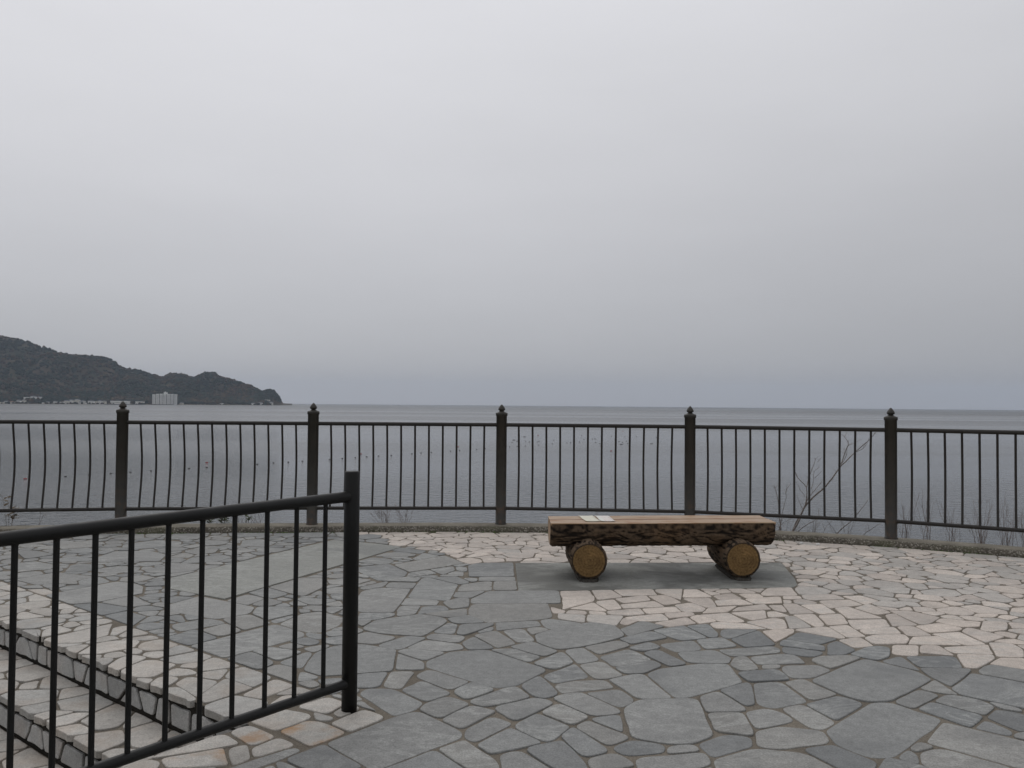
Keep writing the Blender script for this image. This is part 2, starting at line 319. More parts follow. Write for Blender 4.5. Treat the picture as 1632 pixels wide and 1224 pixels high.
# ------------------------------------------------------------------ plaza and stairs: crazy paving
O2 = (-1.172, 3.807); ER = (.779, -.627); SD = (-.627, -.779)       # corner of the stair well, right along the step edge, down the stairs
def loc2w(e, s): return (O2[0]+ER[0]*e+SD[0]*s, O2[1]+ER[1]*e+SD[1]*s)
def w2loc(x, y): x -= O2[0]; y -= O2[1]; return (x*ER[0]+y*ER[1], x*SD[0]+y*SD[1])
STONES = {
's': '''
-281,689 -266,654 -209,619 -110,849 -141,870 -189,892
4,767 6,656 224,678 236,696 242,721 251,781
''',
'g': '''
-106,757 -66,803 -61,801 -42,767 -56,753 -86,727 -90,730
-134,746 -110,760 -89,724 -89,712 -106,694 -116,702 -132,728
-114,844 -110,845 -84,830 -87,814 -114,828
-121,816 -95,810 -95,799 -112,798 -123,801
-92,788 -85,818 -70,804 -72,795
-38,754 -29,767 1,772 3,710 -35,707
-13,688 4,691 6,660 -13,658
-24,704 3,709 4,692 -24,690
-77,631 -74,696 -66,699 -57,686 -41,676 -44,625 -48,624
-113,621 -112,653 -103,661 -78,657 -81,590 -83,585 -105,588
-29,626 -16,654 28,656 36,649 36,624 28,615 -27,613
-29,598 -27,611 24,615 27,606 28,584 24,573 -8,563 -20,570 -27,583
-78,607 -78,626 -55,620 -56,608
-78,579 -79,605 -64,605 -65,582
-48,619 -43,625 -31,628 -30,604 -42,598
-64,584 -63,601 -48,606 -44,596 -53,588
-60,581 -31,598 -30,579 -44,573
-101,563 -104,584 -80,585 -79,577 -90,567
-93,541 -87,564 -63,578 -46,573 -41,562 -54,526 -85,533
-43,569 -29,578 -20,564 -27,558 -38,558
-49,538 -41,560 -34,555 -35,531
-34,530 -33,555 -21,557 -11,554 -23,537
-9,559 19,566 21,555 -8,542
20,566 29,571 44,563 44,556 26,546
-5,539 9,545 16,519 4,514
11,543 21,550 25,545 15,535
15,529 16,515 28,501 45,508 73,531 69,553 54,562 34,549
-22,529 -9,540 4,514 -8,505 -18,520
-52,525 -48,533 -26,527 -30,512 -50,519
-57,502 -51,519 -29,509 -27,502 -41,496
-30,512 -23,526 -9,502 -23,499 -27,502
-78,507 -64,526 -53,522 -66,497 -72,500
-94,516 -92,536 -71,524 -79,512
1,504 15,515 28,498 19,486
-11,497 3,500 14,487 8,477
-115,665 -99,686 -100,671 -110,658
-99,671 -92,681 -77,679 -77,660 -98,664
-102,686 -87,701 -74,700 -76,684
-87,712 -71,733 -66,719 -85,704
-69,734 -53,744 -51,731 -58,716
-61,702 -45,705 -34,686 -45,681
-39,673 -17,690 -15,672
-41,660 -38,668 -15,669 -16,657 -40,652
-44,633 -39,648 -22,649 -30,632
-113,459 -114,492 -107,501 -91,504 -71,499 -66,493 -63,459 -82,452 -98,448
-65,483 -58,483 -47,473 -46,460 -62,459
-66,492 -61,498 -41,493 -47,478 -56,483
-47,467 -46,477 -36,492 -12,497 18,466 17,456 3,435 -6,431
-51,451 -46,460 -21,440 -31,430
-82,452 -65,452 -66,432 -78,433
-66,432 -65,455 -51,457 -54,435 -57,429
-55,427 -46,441 -30,423 -39,413 -42,415
-29,427 -20,440 -8,429 -21,415
-75,421 -73,428 -59,429 -42,410 -44,403 -54,393
-42,403 -30,419 -19,409 -31,391 -34,391
-20,411 1,434 11,419 -11,405
5,435 17,449 25,424 17,417 12,419
-31,388 -19,405 -7,398 -20,379
-7,402 -5,406 13,418 20,409 4,388 1,389
-19,375 -9,392 1,383 -14,363 -19,367
2,382 13,396 27,378 22,369 12,368
15,398 23,409 27,406 37,393 29,383
-13,359 1,378 13,364 11,361 -6,352
-75,361 -76,370 -43,398 -21,374 -22,366 -47,340 -55,339 -63,343
-30,355 -20,365 -3,340 -4,337 -17,337
-47,336 -33,353 -19,338 -18,328 -46,327
-5,349 5,355 17,337 17,328 -3,328
8,357 24,362 31,341 27,331 17,339
23,370 25,375 30,377 42,354 31,348
14,471 29,492 36,476 24,462
33,498 44,503 51,482 39,474
17,450 36,471 43,451 23,440
39,470 53,478 61,455 45,447
53,483 71,500 80,484 58,469
59,466 80,479 86,470 74,457 62,456
79,493 89,501 100,477 90,470
98,495 122,502 128,485 124,476 100,477
74,452 80,464 108,475 123,472 123,453 113,437 90,421 81,422
53,445 68,455 81,423 64,417
23,436 36,444 51,446 54,434 27,425
45,505 68,520 74,510 52,491
69,522 92,541 99,528 74,513
72,543 90,565 100,554 76,533
93,542 114,554 121,528 105,522
134,537 138,549 158,549 155,542 137,526
71,504 86,517 91,509 79,498
92,509 113,520 115,506 98,497
116,520 134,524 138,511 117,504
127,502 155,509 159,498 129,489
124,474 130,487 138,488 139,467 127,463
139,487 165,495 165,477 141,475
142,473 152,474 149,467 140,466
111,433 124,442 124,427 115,415 110,425
128,443 144,446 148,417 134,409 128,406 121,413
54,402 64,415 94,418 91,373 78,363 68,363 53,369
96,421 107,426 114,404 93,401
93,398 111,399 109,376 106,373 93,377
112,400 124,406 130,392 114,381 111,385
106,361 110,377 122,383 141,378 137,365 130,363
81,362 97,374 104,362 84,349
84,347 104,359 116,356 125,353 130,341 127,328 82,327
53,349 82,355 82,343 69,337 53,337
68,360 79,362 81,355 67,354
30,382 36,389 53,370 43,360
39,389 52,396 52,382 46,381
22,418 36,426 53,402 52,398 43,395 38,396 27,411
39,425 55,430 62,417 54,405
32,347 46,352 49,343 33,339
172,483 181,491 198,493 201,486 178,468
154,471 176,472 175,463 164,453 151,452 150,460
161,448 198,481 209,484 225,465 226,451 209,435 189,418 177,417 169,427
213,482 229,493 227,467 218,476
229,469 255,468 231,440 228,454
231,439 251,460 273,447 275,441 255,409 250,409 229,428
264,470 272,477 286,467 274,448 262,458
145,443 155,449 159,443 160,424 149,419
220,443 228,447 228,427 219,431
190,416 211,434 217,425 197,408
211,418 221,427 228,424 235,409 228,401
142,378 177,413 188,415 202,394 193,382 162,352 150,351 141,365
145,411 166,424 172,412 153,393
133,407 144,411 151,389 142,381 138,385
181,367 201,391 225,369 229,365 211,337 209,343
224,397 235,408 246,402 235,383 229,381
215,386 222,392 226,379 223,375
173,356 184,361 201,345 198,337 172,338 169,346
162,351 169,359 169,347
172,362 179,367 182,363 173,357
149,340 157,349 168,341 168,335 147,335
-244,603 -233,626 -225,624 -183,597 -179,581 -198,564 -236,584
-189,503 -159,546 -151,549 -134,535 -130,521 -158,486 -162,479
-151,552 -143,578 -132,584 -115,570 -112,550 -121,534 -133,537
-178,579 -180,597 -154,598 -147,582 -162,562
-188,659 -174,696 -158,695 -148,667 -155,633 -165,639
-153,474 -149,489 -131,469 -136,458
-130,471 -123,484 -114,490 -114,461
-134,454 -129,467 -117,458 -114,443 -121,442
-150,490 -144,499 -125,491 -124,484 -132,474
-195,535 -185,551 -171,536 -180,522
-189,563 -178,575 -162,552 -171,537
-207,614 -199,638 -184,626 -190,605
-198,638 -192,659 -169,639 -175,628
-216,545 -199,562 -190,551 -206,535
-124,497 -111,506 -108,498 -114,488
-385,784 -383,812 -351,816 -327,796 -320,764 -372,759
-347,623 -327,657 -316,673 -302,669 -289,657 -280,635 -298,607 -316,599 -331,609
-401,682 -384,711 -348,698 -356,675 -377,666
-478,813 -461,811 -432,791 -444,772
-459,855 -434,871 -417,836 -440,822
-296,607 -283,625 -259,601 -269,594
-92,353 -82,363 -63,343 -70,337 -79,336
-108,335 -93,352 -86,344 -94,335
''',
'd': '''
118,556 133,561 134,538 126,532
139,526 162,537 161,514 143,509
125,459 149,466 150,451 128,444
43,358 54,367 67,362 65,354 48,350
174,528 187,544 206,529 190,516
171,524 183,518 192,512 187,503 167,512
166,509 184,497 175,488 162,495
187,496 193,512 204,521 208,504 196,494
200,496 217,511 228,504 211,485
233,491 259,492 255,475 231,473
198,408 208,416 224,397 213,386 210,386
126,355 137,362 140,361 150,344 145,337 134,337
-209,520 -201,535 -183,520 -183,512 -192,503
-308,593 -297,605 -269,591 -268,581 -276,569 -285,577
-275,570 -268,581 -248,567 -247,551 -249,549
''',
'p': '''
133,560 141,566 160,563 157,553 138,551
264,496 285,496 283,490 263,472 256,473
224,531 232,537 253,537 247,522 240,519 225,521
245,517 256,534 272,536 277,516
226,498 234,515 247,516 245,503 233,495
243,499 250,513 262,514 261,493
264,510 291,515 286,497 266,499
206,525 222,533 222,513 209,508
295,517 309,518 307,502 301,492 285,493
279,484 286,490 298,487 288,471
273,541 292,546 293,519 280,517
271,559 290,567 295,550 275,545
256,555 268,559 269,537 253,535
229,549 255,557 252,540 229,539
232,576 259,579 254,563 228,552
212,557 225,561 226,534 214,532
189,549 210,556 211,531 205,530
215,586 233,591 227,565 212,561
199,589 214,592 212,570 203,557
189,579 197,582 196,555 183,552
234,605 248,610 258,583 232,578
249,608 264,620 269,594 257,589
214,616 232,620 232,595 218,592
202,620 209,621 215,594 198,591
234,631 255,635 260,622 230,610
257,646 270,648 276,632 263,621
229,647 250,651 252,637 227,635
291,573 298,581 320,572 314,562 300,560
263,590 271,592 274,564 255,561
273,600 287,599 298,583 285,569 276,569
295,549 302,556 313,539 296,527
311,555 322,572 334,570 324,555 312,550
64,652 69,658 80,660 85,639 65,629
83,658 113,664 113,646 86,642
114,664 136,665 129,636
137,662 148,665 154,640 132,638
156,644 173,654 176,635 158,630
199,660 207,674 221,675 217,648 196,647
80,630 104,642 105,630 83,620
106,640 115,643 121,616 112,615
132,633 152,637 150,609 141,612
152,621 173,633 177,618 154,614
177,635 207,643 202,624 180,622
64,622 78,628 80,604 70,599
81,612 108,624 110,609 84,604
120,616 133,623 140,604 136,596 122,595
46,601 52,613 62,614 68,594
69,593 93,602 94,590 81,583 70,584
95,600 120,607 120,595 96,588
53,572 60,581 77,579 73,567 58,562
38,583 52,580 50,564 37,568
80,575 107,587 105,570 89,568
108,587 126,592 127,584 109,577
98,563 119,576 124,563 106,554
124,578 130,584 140,569 127,562
133,586 155,592 160,570 143,568
155,592 180,598 176,582 164,573
139,596 144,605 165,611 154,594
162,605 187,617 187,604 162,599
159,566 175,574 183,553 171,549
163,542 183,549 180,538 164,520
43,656 62,659 63,643 41,637
41,633 64,639 62,619 50,618 45,601 39,600
''',
'r': '''
-124,371 -118,381 -100,369 -109,356
-100,373 -89,384 -76,373 -88,362
-136,344 -120,354 -113,340 -113,338 -129,335
''',
'b': '''
-137,347 -137,352 -126,370 -115,358
-117,385 -109,396 -92,390 -103,375
-78,386 -66,404 -55,393 -72,377
-141,406 -135,417 -119,410 -129,395
-132,419 -124,441 -112,432 -123,414
-150,447 -139,458 -131,449 -128,441 -141,438
-107,351 -104,360 -95,367 -89,361 -105,346
-153,422 -144,438 -131,428 -144,410
-172,434 -170,445 -150,437 -153,414
-101,403 -91,414 -81,404 -85,394
-118,353 -111,358 -106,347 -112,340
''',
}
def rd(k): return [[(int(a)/100, int(b)/100) for a, b in (q.split(',') for q in l.split())] for l in STONES[k].strip().split('\n')]
PINK = [(-1.73, 9.27), (-.99, 8.57), (-.7, 8.22), (-.39, 7.65), (.04, 7.67), (.06, 6.56), (.38, 6.55), (.28, 6.08), (.31, 5.73), (.71, 5.53), (1.29, 5.64), (1.56, 5.48), (1.67, 5.24), (1.99, 5.36),
        (2.05, 5.11), (2.2, 4.93), (2.6, 4.85), (2.9, 4.75), (3.4, 4.62), (6, 4.3), (9, 4.6), (9, 12), (-1.73, 12)]
def inpoly(x, y, P):
    c = False
    for i in range(len(P)):
        x1, y1 = P[i]; x2, y2 = P[i-1]
        if (y1 > y) != (y2 > y) and x < (x2-x1)*(y-y1)/(y2-y1)+x1: c = not c
    return c
def area(P): return .5*sum(P[i-1][0]*P[i][1]-P[i][0]*P[i-1][1] for i in range(len(P)))
def cen(P): return (sum(p[0] for p in P)/len(P), sum(p[1] for p in P)/len(P))
def hull(P):
    P = sorted(set(P)); L = []
    for seq in (P, P[::-1]):
        h = []
        for p in seq:
            while len(h) > 1 and (h[-1][0]-h[-2][0])*(p[1]-h[-2][1])-(h[-1][1]-h[-2][1])*(p[0]-h[-2][0]) <= 0: h.pop()
            h.append(p)
        L += h[:-1]
    return L
def clip(P, n, c):                                                  # keep n.p <= c
    out = []
    for i in range(len(P)):
        a, b = P[i-1], P[i]; da = a[0]*n[0]+a[1]*n[1]-c; db = b[0]*n[0]+b[1]*n[1]-c
        if (da <= 0) != (db <= 0):
            t = da/(da-db); out.append((a[0]+(b[0]-a[0])*t, a[1]+(b[1]-a[1])*t))
        if db <= 0: out.append(b)
    return out
def normals(P):
    r = []
    for i in range(len(P)):
        a, b = P[i-1], P[i]; dx, dy = b[0]-a[0], b[1]-a[1]; l = math.hypot(dx, dy) or 1e-9
        r.append((dy/l, -dx/l))
    return r
def cells(cores, bound, zn=None):
    """every stone grows from its core until it meets the line that parts it from each neighbour"""
    n = len(cores); cs = [cen(c) for c in cores]; rs = [max(math.hypot(p[0]-q[0], p[1]-q[1]) for p in c) for c, q in zip(cores, cs)]
    nm = [normals(c) for c in cores]; out = []; G = {}
    for i, q in enumerate(cs): G.setdefault((int(q[0]//1), int(q[1]//1)), []).append(i)
    for i in range(n):
        cx, cy = cs[i]; R = rs[i]*1.15+.17
        P = [(cx+R*math.cos(a*PI/6), cy+R*math.sin(a*PI/6)) for a in range(12)]
        for n_, c_ in bound(cx, cy): P = clip(P, n_, c_)
        gx, gy = int(cx//1), int(cy//1); nb = []
        for a in range(gx-3, gx+4):
            for b in range(gy-3, gy+4):
                for j in G.get((a, b), ()):
                    if j != i and (zn is None or zn[i] == zn[j]):
                        d = math.hypot(cs[j][0]-cx, cs[j][1]-cy)
                        if d < R+rs[j]+.35: nb.append((d-rs[j], j))
        nb.sort()
        for _, j in nb:
            if len(P) < 3: break
            best = None; A, B = cores[i], cores[j]
            for nx, ny in nm[i]:
                hi = max(p[0]*nx+p[1]*ny for p in A); lo = min(p[0]*nx+p[1]*ny for p in B)
                if best is None or lo-hi > best[0]: best = (lo-hi, (nx, ny), (lo+hi)/2)
            for nx, ny in nm[j]:
                hi = max(p[0]*nx+p[1]*ny for p in B); lo = min(p[0]*nx+p[1]*ny for p in A)
                if lo-hi > best[0]: best = (lo-hi, (-nx, -ny), -(lo+hi)/2)
            P = clip(P, best[1], best[2])
        out.append(P)
    return out
def finish(P, joint, rc, rnd, wob=.004):
    """joint inset, rounded corners, slightly wavy edges"""
    if len(P) < 3: return None
    Q = P
    for (n_, a) in zip(normals(P), P): Q = clip(Q, n_, n_[0]*a[0]+n_[1]*a[1]-joint/2*rnd.uniform(.7, 1.35))
    R = []
    for i in range(len(Q)):
        if math.hypot(Q[i][0]-Q[i-1][0], Q[i][1]-Q[i-1][1]) > .012: R.append(Q[i])
    if len(R) < 3 or area(R) < .0016: return None
    out = []; n = len(R)
    for i in range(n):
        a, b, c = R[i-1], R[i], R[(i+1) % n]
        la = math.hypot(a[0]-b[0], a[1]-b[1]); lc = math.hypot(c[0]-b[0], c[1]-b[1]); k = rnd.uniform(.5, 1.5)*rc
        da, dc = min(.42*la, k), min(.42*lc, k)
        p = (b[0]+(a[0]-b[0])*da/la, b[1]+(a[1]-b[1])*da/la); q = (b[0]+(c[0]-b[0])*dc/lc, b[1]+(c[1]-b[1])*dc/lc)
        for t in (0, .33, .67, 1): out.append(((1-t)**2*p[0]+2*t*(1-t)*b[0]+t*t*q[0], (1-t)**2*p[1]+2*t*(1-t)*b[1]+t*t*q[1]))
        rest = lc-dc-min(.42*lc, rc)
        if rest > .09:
            for t in ((.35, .7) if rest > .25 else (.5,)):
                x = q[0]+(c[0]-b[0])/lc*rest*t; y = q[1]+(c[1]-b[1])/lc*rest*t; w = rnd.uniform(-wob, wob)
                out.append((x+w*(c[1]-b[1])/lc, y-w*(c[0]-b[0])/lc))
    return out
def stone_mesh(mb, P, top, thick, tilt, place, bev=.006):
    """P in 2-D; place maps (x, y, height) to 3-D"""
    n = len(P); cx, cy = cen(P); v = []
    for k, (ins, h) in enumerate(((0, -thick), (0, -bev*.8), (.35*bev, -.25*bev), (1.1*bev, 0))):
        for x, y in P:
            d = math.hypot(x-cx, y-cy) or 1; s = 1-ins/d
            X, Y = cx+(x-cx)*s, cy+(y-cy)*s
            v.append(place(X, Y, top+h+((X-cx)*tilt[0]+(Y-cy)*tilt[1] if k else 0)))
    f = [(k*n+i, k*n+(i+1) % n, (k+1)*n+(i+1) % n, (k+1)*n+i) for k in range(3) for i in range(n)] + [tuple(3*n+i for i in range(n))]
    mb.add(v, f)
def attrs(me, tints, seeds, rusts):
    a = me.attributes.new('tint', 'FLOAT_COLOR', 'POINT'); a.data.foreach_set('color', np.array([(*t, 1) for t in tints], dtype=np.float32).ravel())
    b = me.attributes.new('seed', 'FLOAT_VECTOR', 'POINT'); b.data.foreach_set('vector', np.array(seeds, dtype=np.float32).ravel())
    c = me.attributes.new('rust', 'FLOAT', 'POINT'); c.data.foreach_set('value', np.array(rusts, dtype=np.float32))
def tintof(k, rnd, x=0.0, y=0.0):
    if k == 'g': c = rnd.choice([(.222, .223, .212), (.210, .213, .204), (.236, .235, .222), (.195, .199, .193), (.242, .238, .221)]); j = rnd.uniform(.9, 1.1)
    elif k == 'd': c = (.178, .184, .180); j = rnd.uniform(.9, 1.15)
    elif k == 's': c = (.235, .238, .216); j = rnd.uniform(.98, 1.05)
    elif k == 'p':
        far = max(0, min(1, (x-2.0)/1.6))*max(0, min(1, (y-5.7)/1.0))
        c = rnd.choice([(.505, .445, .385), (.475, .422, .370), (.515, .458, .400), (.455, .402, .352)]) if rnd.random() > .05+.45*far else (.395, .368, .332); j = rnd.uniform(.9, 1.08)
    else: c = rnd.choice([(.40, .375, .335), (.37, .35, .315), (.42, .395, .355), (.335, .325, .30)]); j = rnd.uniform(.9, 1.08)
    return tuple(q*j for q in c)
def blobcore(x, y, r, rnd):
    a = rnd.uniform(0, PI); s = rnd.uniform(.62, 1.0); n = rnd.choice((5, 6, 7)); ph = rnd.uniform(0, 6)
    pts = []
    for i in range(n):
        t = ph+i*2*PI/n+rnd.uniform(-.25, .25); u, w = r*math.cos(t), r*s*math.sin(t)
        pts.append((x+u*math.cos(a)-w*math.sin(a), y+u*math.sin(a)+w*math.cos(a)))
    return hull(pts)
def pdist(x, y, P):
    best = -1e9
    for (n_, a) in zip(normals(P), P): best = max(best, (x-a[0])*n_[0]+(y-a[1])*n_[1])
    return best
def fill(cores, kinds, sampler, radii, tries, rnd):
    """darts of falling size into the free ground between the cores"""
    cs = [cen(c) for c in cores]; rs = [max(math.hypot(p[0]-q[0], p[1]-q[1]) for p in c) for c, q in zip(cores, cs)]; G = {}
    for i, q in enumerate(cs): G.setdefault((int(q[0]//.8), int(q[1]//.8)), []).append(i)
    for r0, nt in zip(radii, tries):
        for _ in range(nt):
            s = sampler(rnd)
            if s is None: continue
            x, y, kind, lim = s; r = r0*rnd.uniform(.85, 1.2)
            if r > lim[1] or r < lim[0]: continue
            gx, gy = int(x//.8), int(y//.8); ok = True
            for a in range(gx-2, gx+3):
                for b in range(gy-2, gy+3):
                    for j in G.get((a, b), ()):
                        d = math.hypot(x-cs[j][0], y-cs[j][1])
                        if d < rs[j]+r*1.05 and pdist(x, y, cores[j]) < r*1.02: ok = False; break
                    if not ok: break
                if not ok: break
            if ok:
                c = blobcore(x, y, r*.88, rnd); i = len(cores); cores.append(c); kinds.append(kind); q = cen(c); cs.append(q)
                rs.append(max(math.hypot(p[0]-q[0], p[1]-q[1]) for p in c)); G.setdefault((int(q[0]//.8), int(q[1]//.8)), []).append(i)

KLINES = []
for a, b in zip(KF[:-1], KF[1:]):
    t = (b-a).normalized(); nn = (-t.y, t.x); KLINES.append((nn, nn[0]*a.x+nn[1]*a.y-.004, a, b))
BT, BR, NOSE = .46, .42, .03
def zone(x, y):
    e, s = w2loc(x, y)
    if e < 0 and s > .12: return 'stair'
    if e <= BR and s >= -BT:
        return 'bt' if s <= 0 or e < 0 else 'br'
    return 'main'
def bound(x, y):
    e, s = w2loc(x, y); z = zone(x, y); B = []
    def le(c): n_ = ER; return (n_, c+n_[0]*O2[0]+n_[1]*O2[1])
    def ge(c): n_ = (-ER[0], -ER[1]); return (n_, -c+n_[0]*O2[0]+n_[1]*O2[1])
    def ls(c): n_ = SD; return (n_, c+n_[0]*O2[0]+n_[1]*O2[1])
    def gs(c): n_ = (-SD[0], -SD[1]); return (n_, -c+n_[0]*O2[0]+n_[1]*O2[1])
    if z == 'main':
        B.append(ge(BR+.008) if e-BR > -s-BT else ls(-BT-.008))
    elif z == 'bt': B += [ls(NOSE if e < -.02 else 0), gs(-BT), le(BR)]
    elif z == 'br': B += [ge(0), le(BR), gs(0)]
    for nn, c, a, b in KLINES:
        if abs(x-(a.x+b.x)/2) < 3 and abs(y-(a.y+b.y)/2) < 3: B.append((nn, c))
    return B
def kerb_side(x, y): return max(nn[0]*x+nn[1]*y-c for nn, c, a, b in KLINES if abs(x-(a.x+b.x)/2) < 2.5) if abs(x) < 8 else 1
CAMP = (math.cos(PITCH), math.sin(PITCH))
def scr(x, y, z=0.0):
    d = y*CAMP[0]+(z-EYE)*CAMP[1]; u = -y*CAMP[1]+(z-EYE)*CAMP[0]
    return (x/d*1330, u/d*1330) if d > .3 else None

def plaza():
    rnd = random.Random(11); cores = []; kinds = []
    for k in STONES:
        for P in rd(k):
            H_ = hull(P)
            for n_, c_ in bound(*cen(H_)): H_ = clip(H_, n_, c_-.006)
            if len(H_) > 2: cores.append(hull(H_)); kinds.append(k)
    def samp_main(r):
        x = r.uniform(-7.6, 7.6); y = r.uniform(1.7, 9.6)
        if kerb_side(x, y) > -.06: return None
        z = zone(x, y)
        if z == 'stair': return None
        if z == 'bt' and w2loc(x, y)[1] > .02: return None
        if z in ('bt', 'br'): return (x, y, 'b', (.033, .21))
        if inpoly(x, y, PINK): return (x, y, 'p', (.035, .175))
        return (x, y, 'g', (.03, .42))
    fill(cores, kinds, samp_main, (.40, .30, .22, .17, .13, .10, .075, .06, .045, .034), (160, 500, 1600, 3200, 4500, 6000, 6000, 6000, 8000, 9000), rnd)
    cl = cells(cores, bound, [zone(*cen(c)) == 'main' for c in cores])
    base = MB()
    L = [tuple(p)[:2] for p in KF]
    A = loc2w(-6.6, 0); Bc = loc2w(0, 6.5)
    ring = [A, O2, Bc, (-5.2, -9), (11, -9), (11, 5)] + L[::-1] + [(-9, 7.4)]
    v = [(x, y, -.0065) for x, y in ring]; base.add(v, [tuple(range(len(v)))])
    root = base.build('plaza_paving', M['mortar'])
    bm = bmesh.new(); bm.from_mesh(root.data); bmesh.ops.triangulate(bm, faces=bm.faces[:])
    for f_ in bm.faces:
        if f_.normal.z < 0: f_.normal_flip()
    bm.to_mesh(root.data); bm.free()
    tag(root, 'crazy paving of grey and pinkish flagstones set in brown mortar', 'paving', kind='structure')
    items = []
    for P, k in zip(cl, kinds):
        if len(P) < 3: continue
        cx, cy = cen(P); jt = {'g': .0105, 'd': .0105, 'p': .0095, 'b': .011, 'r': .013, 's': .007}[k]
        Q = finish(P, jt*rnd.uniform(.8, 1.25), .012 if k == 's' else {'p': .030, 'g': .042}.get(k, .035), rnd)
        if not Q: continue
        sp = [scr(*p) for p in Q]
        ar = 0
        if all(sp) and any(abs(p[0]) < 830 and -620 < p[1] < 620 for p in sp): ar = abs(area([(min(max(a, -816), 816), max(b, -612)) for a, b in sp]))
        items.append((ar, Q, k, cx, cy))
    items.sort(key=lambda t: -t[0]); rest = MB(); rt, rs_, rr = [], [], []
    for i, (ar, Q, k, cx, cy) in enumerate(items):
        nose = k in 'bp' and any(w2loc(*p)[1] > -.05 and w2loc(*p)[0] < 0 for p in Q)
        if nose:
            Q = [(x+SD[0]*w, y+SD[1]*w) for (x, y) in Q for w in [rnd.uniform(-.007, .007) if w2loc(x, y)[1] > NOSE-.025 else 0]]
        m = MB(); stone_mesh(m, Q, rnd.uniform(-.003, .003), .034 if nose else .016, (rnd.uniform(-.008, .008), rnd.uniform(-.008, .008)), lambda x, y, h: (x, y, h), rnd.uniform(.003, .006))
        t = tintof(k, rnd, cx, cy); sd = (rnd.uniform(0, 90), rnd.uniform(0, 90), rnd.uniform(0, 90)); ru = {'r': 1.0, 's': -1.0 if cx > 0 else 0.0}.get(k, .12 if k == 'b' else 0.0)  # negative rust: bench slab gets painted damp and bench shade
        if i < 300 and ar > 0:
            m.v = [(x-cx, y-cy, z) for x, y, z in m.v]
            o = m.build('paving_stone', M['stone'], root, (cx, cy, 0)); n = len(m.v); attrs(o.data, [t]*n, [sd]*n, [ru]*n)
        else:
            n = len(m.v); rest.add(m.v, m.f); rt += [t]*n; rs_ += [sd]*n; rr += [ru]*n
    o = rest.build('small_paving_stones', M['stone'], root); attrs(o.data, rt, rs_, rr); o['kind'] = 'stuff'
    print('plaza stones', len(items))
plaza()

